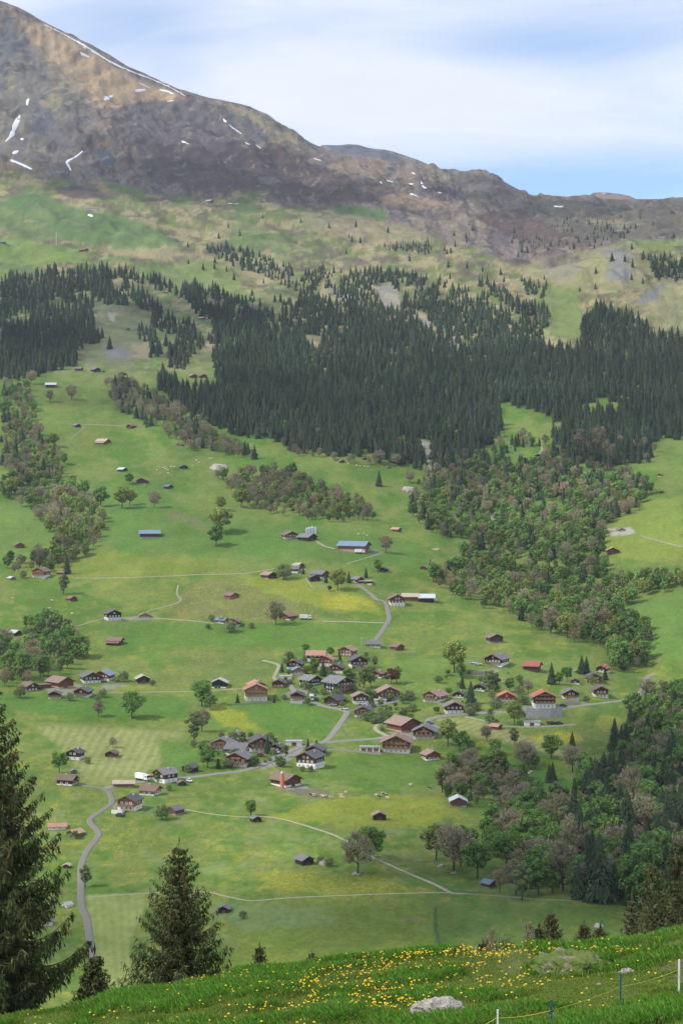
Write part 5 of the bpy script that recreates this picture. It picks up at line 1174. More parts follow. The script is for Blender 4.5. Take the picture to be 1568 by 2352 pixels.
# vehicles
def carm(c, kind):
    b = MB(); g = MB(); w = MB(); 
    if kind == 'car':
        b.poly([(-.85, -2.1, .3), (.85, -2.1, .3), (.85, 2.1, .3), (-.85, 2.1, .3), (-.85, -2.1, .78), (.85, -2.1, .78), (.85, 2.1, .85), (-.85, 2.1, .85), (-.82, -1.0, .9), (.82, -1.0, .9)], [(0, 3, 2, 1), (0, 1, 5, 4), (2, 3, 7, 6), (1, 2, 6, 9, 5), (0, 4, 8, 7, 3), (4, 5, 9, 8), (8, 9, 6, 7)])
        g.poly([(-.80, -1.0, .9), (.80, -1.0, .9), (.80, 1.9, .86), (-.80, 1.9, .86), (-.66, -.3, 1.40), (.66, -.3, 1.40), (.66, 1.3, 1.42), (-.66, 1.3, 1.42)], [(0, 1, 5, 4), (1, 2, 6, 5), (2, 3, 7, 6), (3, 0, 4, 7)]); b.box(-.66, .66, -.28, 1.28, 1.405, 1.47); ax = (-1.3, 1.3)
    else:
        b.box(-1.2, 1.2, -1.2, 4.5, .9, 3.3); b.box(-1.15, 1.15, -3.6, -1.6, .6, 2.9); g.box(-1.0, 1.0, -3.66, -3.62, 1.7, 2.6); g.box(-1.18, 1.18, -3.2, -2.3, 1.7, 2.5); ax = (-2.8, 2.2, 3.4)
    rr = .34 if kind == 'car' else .45; w.tube([(-.12, 0, 0), (.12, 0, 0)], rr, 10)
    return b.mesh('body', c), g.mesh('glass', M_glass), cached(('wh', kind), lambda: w.mesh('wheel', M_dark)), [(x, y, rr) for y in ax for x in ((-.88, .88) if kind == 'car' else (-1.05, 1.05))]
PC = {n: mat('paint_'+n, c, .35, .03, 1, spec=.5) for n, c in dict(white=(.8, .8, .8), dark=(.03, .035, .045), blue=(.04, .12, .30), silver=(.42, .43, .45), red=(.4, .03, .03)).items()}
for ln in """5 1000 588 w 100 white car|white car on the lane above the road junction
5 920 560 d 90 silver car|grey car in front of the low dark barn
5 1130 553 w 90 white car|white car beside the chalet with small white windows
5 1445 512 d 80 white car|pale car under the lamp at the lane end
5 1298 645 d 90 dark car|dark green car beside the slim spruce
5 1310 528 d 90 dark car|dark car in the open garage of the right village chalet
5 520 898 d 10 white car|white car beside the wide dark red chalet
5 766 520 w 10 white lorry|white camper van parked beside the biggest black chalet
4 363 519 d 80 white car|white car, left of the two by the long dark chalet
4 393 526 d 80 white car|white car, right of the two by the long dark chalet
4 115 866 w 60 blue car|blue car in the road curve
4 172 905 d 20 silver car|silver car parked beside the road curve
4 880 764 d 90 dark car|black car parked right of the hotel
4 822 866 d 90 dark car|dark van on the parking strip, left of a pair
4 856 866 d 90 dark car|dark car on the parking strip, right of a pair
4 805 865 d 90 red car|red car behind the dark van on the parking strip
4 1297 710 d 60 blue car|blue car on the main road near the trees
6 915 452 d 60 white lorry|white lorry parked behind the small green tree
6 1208 460 d 20 white car|white car right of the small brown shed
6 770 682 d 80 dark car|dark trailer beside the white terrace wall
3 733 730 d 90 white lorry|white lorry at the hay barn on the hill
3 1155 500 d 80 red car|red car beside the upper hamlet garage
3 1078 308 d 90 white lorry|white trailer in front of the very long blue roofed barn
1 1560 1120 d 0 dark none|""".split('\n'):
    a, lb = ln.split('|'); z, x, y, _, an, cn, kd = a.split()
    if not lb: continue
    p = ground_pt(z, float(x), float(y)); ms = cached((cn, kd), lambda: carm(PC[cn], kd))
    e = tag(link('lorry' if kd == 'lorry' else 'parked_car', None, None, p+Vector((0, 0, .25)), radians(float(an)+R.uniform(-12, 12)), 1.12), lb, 'lorry' if kd == 'lorry' else 'car', 'parked vehicles')
    link('body', ms[0], e); link('glass', ms[1], e)
    for wp in ms[3]: link('wheel', ms[2], e, wp)
# cows: one skinned body each
def cow_mesh(c1, c2, name, seed):
    V = [(0, 0, 1.05), (0, -.75, 1.12), (0, .72, 1.08), (0, -1.05, 1.35), (0, -1.42, 1.22), (0, -1.62, 1.05), (-.25, -.68, .65), (-.25, -.70, .04), (.25, -.62, .65), (.25, -.60, .04), (-.25, .70, .70), (-.25, .78, .42), (-.25, .74, .04), (.25, .66, .70), (.25, .74, .42), (.25, .68, .04), (0, 1.0, 1.2), (0, 1.08, .6), (-.22, -1.30, 1.36), (.22, -1.30, 1.36)]
    Ed = [(0, 1), (0, 2), (1, 3), (3, 4), (4, 5), (1, 6), (6, 7), (1, 8), (8, 9), (2, 10), (10, 11), (11, 12), (2, 13), (13, 14), (14, 15), (2, 16), (16, 17), (4, 18), (4, 19)]
    rad = [.42, .36, .36, .2, .17, .10, .12, .06, .12, .06, .17, .08, .06, .17, .08, .06, .05, .05, .05, .05]
    me = bpy.data.meshes.new(name); me.from_pydata(V, Ed, []); o = bpy.data.objects.new(name, me); COL.objects.link(o); sk_ = o.modifiers.new('skin', 'SKIN')
    for v, r in zip(me.skin_vertices[0].data, rad): v.radius = (r, r*1.05)
    me.skin_vertices[0].data[0].use_root = True; sb = o.modifiers.new('sub', 'SUBSURF'); sb.levels = sb.render_levels = 1
    dg = bpy.context.evaluated_depsgraph_get(); nm = bpy.data.meshes.new_from_object(o.evaluated_get(dg)); bpy.data.objects.remove(o); nm.name = name
    m, nt, b = newmat(name+'_hide'); n = nd(nt, 'ShaderNodeTexNoise', i_Scale=1.6, i_Detail=1.); tc = nt.nodes.new('ShaderNodeTexCoord'); mp = nd(nt, 'ShaderNodeMapping'); mp.inputs['Location'].default_value = (seed*7.3, seed*3.1, 0)
    nt.links.new(tc.outputs['Object'], mp.inputs[0]); nt.links.new(mp.outputs[0], n.inputs['Vector']); f = mth(nt, 'GREATER_THAN', n.outputs[0], .5); nt.links.new(mixc(nt, f, c1, c2), b.inputs['Base Color']); nm.materials.clear(); nm.materials.append(m)
    return nm
CW = {'w': cow_mesh((.75, .7, .62), (.42, .22, .12), 'cow', 1), 'k': cow_mesh((.03, .03, .03), (.6, .58, .55), 'cow', 2), 'p': cow_mesh((.62, .42, .28), (.72, .6, .48), 'cow', 3)}
COWP = [('8', [(508, 204, 'k'), (522, 205, 'w'), (530, 203, 'w'), (577, 210, 'w'), (588, 212, 'w'), (600, 214, 'k'), (632, 221, 'w'), (695, 204, 'w'), (703, 219, 'p'), (724, 185, 'w')], 'beside the orange silo barn', 'cows grazing beside the silo barn'),
        ('8', [(918, 204, 'w'), (944, 216, 'k'), (955, 195, 'p'), (974, 201, 'k'), (990, 222, 'w'), (1137, 138, 'w'), (1260, 158, 'k')], 'on the middle of the near pasture', 'cows grazing in the middle of the near pasture'),
        ('1', [(1003, 390, 'w'), (1015, 374, 'p'), (1032, 372, 'w'), (1045, 378, 'w'), (1058, 382, 'p'), (1052, 372, 'w'), (1068, 374, 'w'), (1075, 410, 'p'), (1097, 400, 'w'), (1092, 370, 'p'), (1112, 370, 'w'), (1072, 390, 'w'), (1232, 362, 'w'), (1252, 328, 'p'), (1268, 342, 'w'), (1335, 316, 'w'), (1350, 316, 'p')], 'on the upper meadow near the barn with stone base', 'pale cattle on the upper meadow'),
        ('2', [(335, 178, 'p'), (318, 228, 'p'), (462, 262, 'p'), (84, 165, 'p'), (441, 308, 'p')], 'on the left pasture', 'brown calves on the left pasture'),
        ('3', [(1545, 288, 'w'), (1555, 292, 'w'), (1562, 284, 'w'), (1572, 290, 'w'), (1580, 286, 'w'), (1066, 190, 'w'), (1102, 188, 'w'), (1120, 198, 'w')], 'on the pasture beside the ravine wood', 'white cattle beside the ravine wood'),
        ('d', [(30, 630, 'w'), (68, 637, 'p'), (85, 640, 'w'), (105, 640, 'p'), (120, 642, 'w')], 'on the ridge at the forest foot', 'small herd on the ridge')]
for z, ps, pl_, g in COWP:
    for x, y, k in ps:
        p = ground_pt(z, x, y); o = tag(link('cow', CW[k], None, p+Vector((0, 0, .05)), R.choice((1.2, -1.3, 1.6, -1.8, .6, 2.6))+R.uniform(-.3, .3), 1.05), {'w': 'white and brown cow ', 'k': 'black and white cow ', 'p': 'light brown cow '}[k]+pl_, 'cow', g+(' '+{'w': '(white)', 'k': '(black)', 'p': '(brown)'}[k]))
# boulders and small things on the meadows
def rock_mesh(seed, mats_, moss=.0, sub=4, sz=(1, 1, .7)):
    bm = bmesh.new(); bmesh.ops.create_icosphere(bm, subdivisions=sub, radius=1); P3 = np.array([v.co[:] for v in bm.verts])
    d = (ridged(P3[:, 0]*1.5+P3[:, 2]+seed, P3[:, 1]*1.3-P3[:, 2]*.8, 1.0, 5, seed)-.55)*1.25+(fbm(P3[:, 0]+P3[:, 2]*1.7, P3[:, 1]-P3[:, 2]*1.1+seed, .35, 3, seed+9)-.5)*.3
    for v, q in zip(bm.verts, d): v.co *= 1+float(q)
    for v in bm.verts: v.co.x *= sz[0]; v.co.y *= sz[1]; v.co.z *= sz[2]
    me = bpy.data.meshes.new('rock'); bm.to_mesh(me); bm.free(); me.materials.append(mats_); return me
def rockmat(name, c1, c2, c3, thr, sc):
    m, nt, b = newmat(name); L = nt.links.new; tc = nt.nodes.new('ShaderNodeTexCoord'); n = nd(nt, 'ShaderNodeTexNoise', i_Scale=sc, i_Detail=8., i_Roughness=.65); L(tc.outputs['Object'], n.inputs['Vector'])
    n2 = nd(nt, 'ShaderNodeTexNoise', i_Scale=sc*.45, i_Detail=6.); L(tc.outputs['Object'], n2.inputs['Vector'])
    f = mth(nt, 'MULTIPLY', mth(nt, 'SUBTRACT', n2.outputs[0], thr), 14., clamp=True); c = mixc(nt, mth(nt, 'MULTIPLY', mth(nt, 'SUBTRACT', n.outputs[0], .35), 3., clamp=True), c1, c2)
    L(mixc(nt, f, c, c3), b.inputs['Base Color']); bp = nd(nt, 'ShaderNodeBump', i_Strength=.9, i_Distance=.08); L(n.outputs[0], bp.inputs['Height']); L(bp.outputs[0], b.inputs['Normal']); b.inputs['Roughness'].default_value = .95; return m
M_rk = rockmat('limestone', (.24, .215, .19), (.52, .48, .42), (.42, .36, .28), .62, 3.5); M_rkm = rockmat('mossy_rock', (.12, .10, .075), (.30, .27, .23), (.10, .14, .035), .40, 3.)
for z, x, y, s, lb in (('8', 590, 640, 2.6, 'pale boulder overgrown by a bush beside the grey shingled barn'), ('9', 592, 402, 1.6, 'pale boulder at the foot of two leafless trees'), ('8', 1332, 655, 1.4, 'brown rock heap left of the twin trunk tree'), ('8', 790, 705, 1.5, 'stones round the foot of the leafless near tree'), ('f', 1165, 190, 1.6, 'grey boulder on the dark green near meadow'), ('d', 305, 752, 7, 'rocky outcrop on the meadow above the ravine wood'), ('8', 1412, 696, 1.0, 'stones under the twin trunk tree'), ('1', 1395, 380, 8, 'eroded bank with brown stones at the budding wood')):
    p = ground_pt(z, x, y); tag(link('boulder', rock_mesh(len(lb), M_rk, sub=3), None, p+Vector((0, s*.6, -.1*s)), R.random()*6, s), lb, 'rock')
for z, x, y, h, lb in (('5', 737, 850, 9, 'street lamp pole by the lower road junction'), ('5', 487, 955, 7, 'street lamp pole beside the lower road'), ('5', 1448, 500, 8, 'street lamp at the right end of the village lane'), ('4', 172, 785, 9, 'pole beside the road below the balconied chalet'), ('4', 488, 785, 8, 'pole left of the hotel beside the road'), ('5', 1120, 140, 7, 'thin pole left of the plain grey roof'), ('a', 260, 1128, 26, 'tall white lift pylon on the high alp')):
    p = ground_pt(z, x, y); m = MB(); m.tube([(0, 0, -1), (0, 0, h)], .11 if h < 20 else .5, 6); m.tube([(0, 0, h), (.9, 0, h+.1)], .07, 5); e = link('street_lamp' if 'lamp' in lb else 'pole', None, None, p); tag(e, lb, 'street lamp' if 'lamp' in lb else 'pole'); link('shaft', m.mesh('shaft', M_steel), e); m = MB(); m.box(.6, 1.2, -.15, .15, h+.12, h+.25); link('lamp_head' if 'lamp' in lb else 'cross_piece', m.mesh('head', M_frame), e)
# pasture fences: posts along the lower footpath
def fence(z, pts, label, step=4, hgt=1.15):
    W3 = [hit(*zc(z, *q)) for q in pts]; pl = resample([(q.x, q.y) for q in W3 if q is not None], step); e = link('pasture_fence', None, None, (pl[0][0], pl[0][1], float(Hh(*pl[0])))); tag(e, label, 'fence'); o0 = e.location.copy()
    m = MB(); m.tube([(0, 0, -.3), (0, 0, hgt)], .07, 5); me = m.mesh('post', WALL['grw']); wr = MB(); T_ = []
    for q in pl[:100]: P_ = Vector((q[0], q[1], float(Hh(*q)))); link('post', me, e, P_-o0); T_.append(P_-o0+Vector((0, 0, hgt-.1)))
    wr.tube(T_, .012, 3); link('wire', wr.mesh('wire', M_steel), e)
fence('8', [(1070, 622), (1180, 625), (1300, 620)], 'short post fence left of the shaded wood'); fence('8', [(925, 590), (1010, 632), (1160, 700), (1310, 765), (1410, 812), (1568, 822)], 'post fence following the gravel footpath downhill')
fence('8', [(620, 122), (780, 130), (1000, 130), (1300, 125)], 'post fence above the grazing cows'); fence('1', [(480, 1070), (900, 1064), (1200, 1052), (1500, 1044)], 'post fence along the thin track at mid height', 8)
fence('9', [(200, 1170), (400, 1170), (520, 1190)], 'post fence below the blue grey hut')
# ------------------------------------------------------------------ foreground: big spruces, slope, rocks, fence, grass, dandelions
def near_spruce(p, height, radius, seed, label, nwh, leanx=0, dens=1., bare=0., cs=1.):
    rs = np.random.RandomState(seed); r = random.Random(seed); e = tag(link('foreground_spruce', None, None, p), label, 'conifer')
    t = MB(); zs = np.linspace(-1.5, height, 9); t.tube([(leanx*(z/height)**2+.05*sin(z), .04*cos(z*1.3), z) for z in zs], [max(.015, radius*.062*(1-max(z, 0)/height)**.8) for z in zs], 8); link('trunk', t.mesh('trunk', M_bark), e)
    br = MB(); A = []; B = []; Wd = []; Cc = []
    def card(a, b, w, c): A.append(a); B.append(b); Wd.append(w); Cc.append(c)
    for i in range(nwh):
        f = (i+r.random()*.8)/nwh; z = height*(.02+.975*f**.95); Rr = radius*((1-f)**.78)*r.uniform(.9, 1.1)+.10
        nb = r.randint(5, 7) if f > .7 else r.randint(7, 10)
        for j in range(nb):
            if r.random() < bare: continue
            a = 2*pi*(j+r.uniform(-.4, .4))/nb+i*1.3; L_ = Rr*r.choice((.55, .75, .9, 1., 1.02, 1.12)); d = np.array((cos(a), sin(a), 0.)); s_ = np.array((-sin(a), cos(a), 0.)); up0 = .35*f+.05; drop = (.30-.25*f)*L_+.1; n = max(5, int(L_/(.16*cs)))
            tt = np.linspace(0, 1, n+1); zz = z+L_*up0*tt-drop*np.sin(tt*2.2)+.22*L_*tt**3.5
            pts = [np.array((leanx*(z/height)**2, 0, 0))+d*L_*q+s_*.06*L_*sin(q*3+j)+np.array((0, 0, h_)) for q, h_ in zip(tt, zz)]
            br.tube([tuple(q) for q in pts[::2]+([pts[-1]] if n % 2 else [])], [max(.006, .035*L_/3*(1-q)+.006) for q in np.linspace(0, 1, len(pts[::2]+([pts[-1]] if n % 2 else [])))], 4, cap=False)
            hue = r.random(); base = np.array((.062, .082, .032))*(1-hue*.3)+np.array((.15, .10, .045))*hue*.3; base = base*r.uniform(.75, 1.25)
            for k in range(1, n+1):
                if k/n < .12: continue
                m_ = int((5.2+3.5*r.random())*dens)
                for q in range(m_):
                    sg = 1 if rs.rand() < .5 else -1; fr = rs.rand(); p0 = pts[k-1]*(1-fr)+pts[k]*fr; tl = (.16+.34*min(1., L_*.3)*(1-.45*k/n))*rs.uniform(.5, 1.3)*cs
                    v = d*rs.uniform(.15, .7)+s_*sg*rs.uniform(.2, .9)+np.array((0, 0, rs.uniform(-1.1, .12))); v /= np.linalg.norm(v); c = base*rs.uniform(.6, 1.5)
                    card(p0, p0+v*tl, (.018+.016*rs.rand())*cs, c)
                    hb_ = p0+v*tl*.5; v2 = v*.5+np.array((rs.uniform(-.4, .4), rs.uniform(-.4, .4), -.9)); v2 /= np.linalg.norm(v2); card(hb_, hb_+v2*tl*.6, (.018+.014*rs.rand())*cs, c*rs.uniform(.7, 1.3))
            if f > .35 and r.random() < .12*(1 if f > .5 else .5):                 # cones
                for _ in range(3): q = pts[-1]*.8+pts[-2]*.2+rs.normal(size=3)*.08; card(q, q-np.array((0, 0, .13)), .035, np.array((.17, .075, .04)))
    card(np.array((leanx, 0, height-.1)), np.array((leanx, 0, height+.45*cs)), .05, np.array((.06, .07, .025)))
    link('branches', br.mesh('branches', M_bark), e)
    A = np.array(A); B = np.array(B); Wd = np.array(Wd)[:, None]; Cc = np.array(Cc); D = B-A; rn = rs.normal(size=D.shape); S_ = np.cross(D, rn); S_ /= np.linalg.norm(S_, axis=1)[:, None]+1e-9; M_ = A+D*.45
    V = np.stack([A, M_+S_*Wd, B, M_-S_*Wd], 1).reshape(-1, 3); n = len(A); Fq = np.arange(4*n).reshape(n, 4); link('needles', mesh_np('needles', V, Fq, M_needle, np.repeat(Cc, 4, 0)), e)
def pt_at(u, v, y): c, e_ = uv2ce(u, v); return Vector((c*y, y, e_*y))
def tree_top_at(u, vtop, y, vb_extra=0):
    c, e_ = uv2ce(u, vtop); x = c*y; g = float(Hh(x, y)); return Vector((x, y, g)), e_*y-g
p, h = tree_top_at(412, 1938, 96); near_spruce(p, h, 172*96/F, 3, 'dark pointed spruce standing behind the foreground grass, its whole crown visible', 44)
p, h = tree_top_at(-25, 1560, 72); near_spruce(p, h, 240*72/F, 5, 'huge dark spruce filling the lower left corner, its top at the picture edge', 58, dens=1.1)
p, h = tree_top_at(-60, 1700, 80); near_spruce(p, h, 200*80/F, 15, 'darkest spruce behind the huge corner spruce, trunk outside the picture', 46, dens=1.)
p, h = tree_top_at(218, 2190, 78); near_spruce(p, h, 70*78/F, 6, 'small spruce between the two biggest foreground spruces', 30, dens=1.1)
for k, (u, v, y, rr, lb) in enumerate([(1265, 2095, 70, 26, 'slim dark spruce above the right grass crest, tallest of the small ones'), (1237, 2130, 69, 14, 'small spruce left of the slim dark one at the crest'), (1340, 2122, 70, 24, 'small spruce in the gap right of the slim dark one'), (1378, 2130, 70, 26, 'small spruce nearest the big right corner spruces'), (1500, 1985, 105, 85, 'large brown green spruce at the right picture edge, left of two'), (1562, 1930, 100, 95, 'large spruce cut by the right picture edge'), (596, 2172, 74, 24, 'small spruce tip right of the pointed spruce'), (716, 2188, 72, 16, 'tiny spruce tip peeping over the grass crest'), (1108, 2165, 69, 10, 'tiniest spruce tip left of the budding bushes'), (1450, 2060, 112, 50, 'low wide spruce at the foot of the right edge spruces')]):
    p, h = tree_top_at(u, v, y); near_spruce(p, h, rr*y/F*1.6, 30+k, lb, int(40+rr*.12) if y > 90 else 26, dens=.9, cs=1. if y > 90 else .45)
for k, (u, v, y, lb) in enumerate([(1160, 2145, 68, 'small brown leafed bush tree at the right grass crest'), (1215, 2112, 69, 'thin reddish twiggy tree left of the slim crest spruce'), (1128, 2125, 69, 'nearly bare pale twiggy shrub at the crest'), (1290, 2150, 67, 'yellow budding shrub below the slim crest spruce')]):
    p, h = tree_top_at(u, v, y); put_tree('S' if k in (0, 3) else 'B', p, h, lb, None, .55 if k in (0, 3) else .4, cat='shrub')
def fhit(u, v): return hit(u, v, 25)
p = fhit(1003, 2335); tag(link('rock', rock_mesh(4, M_rk, sub=5, sz=(1.15, .8, .62)), None, p+Vector((0, .25, 0)), .3, .46), 'pale jagged limestone rock at the bottom of the flowery slope', 'rock')
p = fhit(978, 2342); tag(link('rock', rock_mesh(8, M_rk, sub=3, sz=(1, .8, .6)), None, p, 1, .07), 'small white stone left of the pale jagged rock', 'rock')
p = fhit(1317, 2238); tag(link('mossy_outcrop', rock_mesh(21, M_rkm, sub=5, sz=(1.35, 1.0, .62)), None, p+Vector((0, .3, .04)), -.15, .66), 'low mossy rock mound in the grass near the crest', 'rock')
for k, (u, v, s, lb) in enumerate([(1385, 2238, .13, 'small grey stone right of the mossy mound'), (1440, 2235, .2, 'flat reddish stone further right of the mossy mound'), (1558, 2178, .14, 'pale stone at the right end of the crest'), (1375, 2262, .07, 'pinkish pebble below the small grey stone'), (1400, 2345, .16, 'dark stone on the bare soil between the blue posts'), (1515, 2340, .2, 'pale stone in the lower right corner')]):
    p = fhit(u, v); tag(link('stone', rock_mesh(30+k, M_rk, sub=3, sz=(1, .8, .5)), None, p, k, s), lb, 'stone')
# electric fence
M_blue = mat('blue_plastic', (.02, .07, .20), .5, .05); M_wp = mat('white_plastic', (.80, .81, .82), .5, .03); M_rope = mat('yellow_rope', (.62, .58, .10), .7, .1)
posts = [(1424, 2316, 80, 'b'), (1266, 2372, 76, 'b'), (1142, 2388, 70, 'w'), (1558, 2285, 82, 'w')]
e = None; tops = {}
for i, (u, v, hp, k) in enumerate(posts):
    p = fhit(u, v) or pt_at(u, v, 44); p.z = float(Hh(p.x, p.y)); hgt = hp/pxm(p)
    if e is None: e = tag(link('electric_fence', None, None, p), 'temporary electric fence with blue and white posts and a yellow rope', 'fence'); o0 = p.copy()
    m = MB(); w = .014 if k == 'b' else .018; m.box(-w, w, -w, w, -.15, hgt); 
    if k == 'b':
        m.box(-.07, .07, -.02, .02, .02, .045); 
        for q in (.45, .62, .8, .95): m.box(-.03, -w-.001, -.008, .008, hgt*q, hgt*q+.02)
    link('post', m.mesh('post', M_blue if k == 'b' else M_wp), e, p-o0); tops[i] = (p-o0, hgt)
pa = [tops[i] for i in (2, 1, 0, 3)]; rope = []; fr = [.72, .68, .62, .70]
L0 = pt_at(1060, 2372, 42)-o0
seq = [L0]+[a+Vector((-.03, 0, h*q)) for (a, h), q in zip(pa, fr)]; seq.append(seq[-1]+Vector((2.2, .3, .3)))
for a, b in zip(seq[:-1], seq[1:]):
    for i in range(8): t_ = i/8; q = a.lerp(b, t_); q.z -= .12*4*t_*(1-t_)*.35; rope.append(q)
m = MB(); m.tube(rope, .006, 5); link('rope', m.mesh('rope', M_rope), e)
# grass and flowers
def scatter(n, y0=24, y1=66, seed=1):
    rs = np.random.RandomState(seed); y = np.sqrt(rs.uniform(y0*y0, y1*y1, n)); c = rs.uniform(-.19, .19, n); x = c*y; z = Hh(x, y); u, v = pix(x, y, z); k = (v < 2380) & (u > -30) & (u < 1600); return x[k], y[k], z[k], u[k], v[k]
gx, gy, gz, gu, gv = scatter(200000, 36, 66, 3)
patch = fbm(gx, gy, 2.2, 4, 401); soil = (ss(.58, .66, fbm(gx, gy, 3., 4, 301))*ss(2, 7, gx)) > .5; keep = ~soil | (NR.rand(len(gx)) < .25)
gx, gy, gz, patch = gx[keep], gy[keep], gz[keep], patch[keep]; n = len(gx); print('grass tufts', n)
nb = 4; X0 = np.repeat(gx, nb)+NR.normal(0, .05, n*nb); Y0 = np.repeat(gy, nb)+NR.normal(0, .05, n*nb); Z0 = Hh(X0, Y0)-.02; pt = np.repeat(patch, nb)
hh = NR.uniform(.05, .15, n*nb)*(.45+1.7*ss(.40, .62, pt)); a = NR.uniform(0, 6.283, n*nb); wv_ = NR.uniform(.005, .012, n*nb)*(1+1.4*(NR.rand(n*nb) < .2)); bx, by = np.cos(a), np.sin(a); ln_ = NR.uniform(.15, .9, n*nb)*hh
V = np.stack([np.c_[X0-by*wv_, Y0+bx*wv_, Z0], np.c_[X0+by*wv_, Y0-bx*wv_, Z0], np.c_[X0+bx*ln_*.45+by*wv_*.7, Y0+by*ln_*.45-bx*wv_*.7, Z0+hh*.7], np.c_[X0+bx*ln_, Y0+by*ln_, Z0+hh]], 1).reshape(-1, 3)
g1 = NR.uniform(.7, 1.35, n*nb)[:, None]; yel = (NR.rand(n*nb) < .12)[:, None]; lush = ss(.42, .60, pt)[:, None]
cc = (np.array((.19, .25, .045))*(1-lush)+np.array((.105, .26, .028))*lush)*g1; cc = np.where(yel, np.array((.22, .22, .08))*g1, cc)
tag(link('meadow_grass', mesh_np('meadow_grass', V, np.arange(4*n*nb).reshape(-1, 4), M_leaf, np.repeat(cc, 4, 0))), 'lush green grass of the foreground slope', 'grass', None, 'stuff')
M_dand = mat('dandelion_yellow', (.80, .50, .015), .7, .1, 20)
def dand(sd):
    r = random.Random(sd); m = MB(); h = r.uniform(.10, .17); m.tube([(0, 0, -.03), (.01, 0, h*.6), (.015, .01, h)], .004, 4, 1); k = 9
    ring = [(.015+.026*cos(i*6.283/k), .01+.026*sin(i*6.283/k), h+.006) for i in range(k)]; r2 = [(.015+.017*cos(i*6.283/k), .01+.017*sin(i*6.283/k), h+.020) for i in range(k)]
    m.poly([(.015, .01, h-.008)]+ring+r2+[(.015, .01, h+.024)], [(0, i+2 if i < k-1 else 1, i+1) for i in range(k)]+[(i+1, (i+1) % k+1, (i+1) % k+1+k, i+1+k) for i in range(k)]+[(1+k+i, 1+k+(i+1) % k, 2*k+1) for i in range(k)])
    return m.mesh('dandelion', [M_dand, M_green_stem])
M_green_stem = mat('stem_green', (.12, .2, .05), .8, .1); DM = [dand(i) for i in range(3)]
dx, dy2, dz, du, dv = scatter(16000, 40, 61, 9)
def dens_(u, v, x, y):
    d = np.exp(-((u-900)/210.)**2)*1.0*(v < 2330)+np.exp(-((u-1140)/110.)**2)*np.exp(-((v-2215)/50.)**2)*.9+.10*(u < 700)+np.exp(-((u-1390)/60.)**2-((v-2190)/18.)**2)*.6+.05*(u > 1050)*(v < 2330)+np.exp(-((u-560)/120.)**2)*.12
    return d*(.25+1.5*ss(.42, .62, fbm(x, y, 1.5, 3, 77)))
pk = NR.rand(len(dx)) < dens_(du, dv, dx, dy2)*.30; idx = np.nonzero(pk)[0]; print('dandelions', len(idx)); idx = idx[np.argsort(dy2[idx])]
cl_ = [(dx[i], dy2[i], dz[i]) for i in idx]; cc_ = []
for (x, y, z) in cl_:
    cc_.append((x, y, z))
for i, (x, y, z) in enumerate(cc_[:300]):
    tag(link('dandelion', DM[i % 3], None, (x, y, z+.02), R.random()*6, R.uniform(.8, 1.35)), 'yellow dandelion flower in the foreground grass', 'flower', 'dandelions in the foreground grass')
if len(cc_) > 300:
    Vs = []; Fs = []; off = 0; vv = np.array([v.co[:] for v in DM[0].vertices]); ff = [tuple(q.vertices) for q in DM[0].polygons]; mi = [q.material_index for q in DM[0].polygons]; MI = []
    for (x, y, z) in cc_[300:]: s = R.uniform(.8, 1.4); Vs.append(vv*s+np.array((x, y, z+.02))); Fs += [tuple(j+off for j in f) for f in ff]; off += len(vv); MI += mi
    me = bpy.data.meshes.new('dandelion_field'); me.from_pydata(np.concatenate(Vs).tolist(), [], Fs); me.materials.append(M_dand); me.materials.append(M_green_stem); me.polygons.foreach_set('material_index', MI); me.update()
    tag(link('dandelion_field', me), 'many more yellow dandelions up to the grass crest', 'flowers', None, 'stuff')
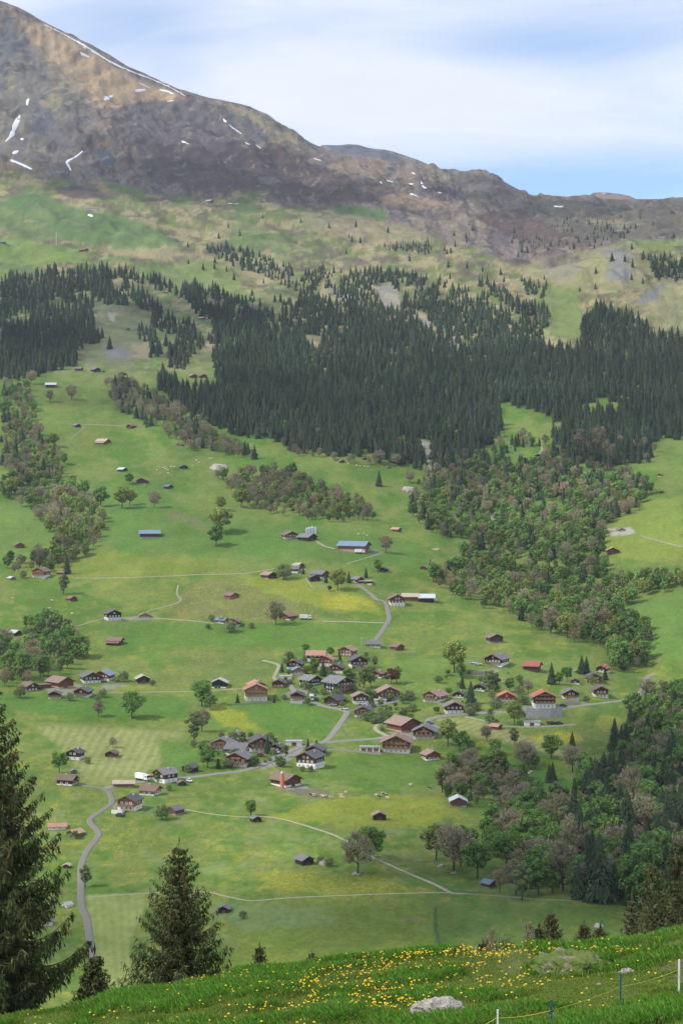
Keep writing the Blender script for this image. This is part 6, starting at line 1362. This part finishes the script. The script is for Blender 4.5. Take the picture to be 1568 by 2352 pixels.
# ------------------------------------------------------------------ unseen clouds out of view towards the sun, added to cast shadows
cm, nt, b = newmat('shadow_cloud_vapour'); b.inputs['Base Color'].default_value = (.95, .95, .97, 1); b.inputs['Roughness'].default_value = 1; tp = nt.nodes.new('ShaderNodeBsdfTransparent'); ms = nt.nodes.new('ShaderNodeMixShader'); ms.inputs[0].default_value = .13
nt.links.new(tp.outputs[0], ms.inputs[1]); nt.links.new(b.outputs[0], ms.inputs[2]); nt.links.new(ms.outputs[0], nt.nodes['Material Output'].inputs[0])
bmc = bmesh.new(); bmesh.ops.create_icosphere(bmc, subdivisions=3, radius=1); PVc = np.array([v.co[:] for v in bmc.verts]); PFc = np.array([[v.index for v in f.verts] for f in bmc.faces]); bmc.free()
for k, (u, v, rx, ry, nn, lb) in enumerate([(130, 730, 330, 420, 16, 'unseen flat cumulus added to shade the upper left forest'), (480, 400, 480, 420, 20, 'unseen broad cumulus added to shade the mountain foot'), (1480, 1850, 170, 260, 12, 'unseen small cumulus added to shade the lower right wood'), (620, 2120, 210, 110, 10, 'unseen thin cumulus scrap added to shade the near meadow'), (1250, 480, 420, 380, 14, 'unseen cumulus added to shade the right ridge'), (560, 900, 330, 130, 9, 'unseen long cumulus scrap added to shade the big forest')]):
    g_ = hit(u, v); t_ = (3150-g_.z)/sd.z; c_ = g_+sd*t_; rs = np.random.RandomState(700+k); Vc = []; Fcc = []
    for i in range(nn):
        a = rs.rand()*6.283; q = math.sqrt(rs.rand())*.8; s = (1.05-q*.6)*rs.uniform(.4, .75); cx, cy = c_.x+cos(a)*q*rx, c_.y+sin(a)*q*ry
        nzv = 1+.25*(fbm(PVc[:, 0]*2+i, PVc[:, 1]*2+PVc[:, 2]*2, 1., 3, 900+i)-.5)*2
        Vc.append(PVc*nzv[:, None]*np.array((rx*s, ry*s, 90*s))+np.array((cx, cy, c_.z+rs.uniform(-30, 60)))); Fcc.append(PFc+i*len(PVc))
    tag(link('shadow_cloud', mesh_np('shadow_cloud', np.concatenate(Vc), np.concatenate(Fcc), cm, None, True)), lb, None, None, 'structure')
# ------------------------------------------------------------------ haze
hz = MB(); hz.box(-4300, 4300, -60, 9300, float(Z.min())-6, 2700); hm = bpy.data.materials.new('haze'); hm.use_nodes = True; nt = hm.node_tree; nt.nodes.clear(); o_ = nt.nodes.new('ShaderNodeOutputMaterial'); pv = nt.nodes.new('ShaderNodeVolumePrincipled')
pv.inputs['Color'].default_value = (.78, .88, 1, 1); pv.inputs['Density'].default_value = HAZE; pv.inputs['Anisotropy'].default_value = .2; nt.links.new(pv.outputs[0], o_.inputs['Volume'])
tag(link('haze', hz.mesh('haze', hm)), 'thin bluish summer haze in the valley air', 'haze', None, 'stuff')
print('bottom', float(Z.min()), 'maxz', float(Z.max()))
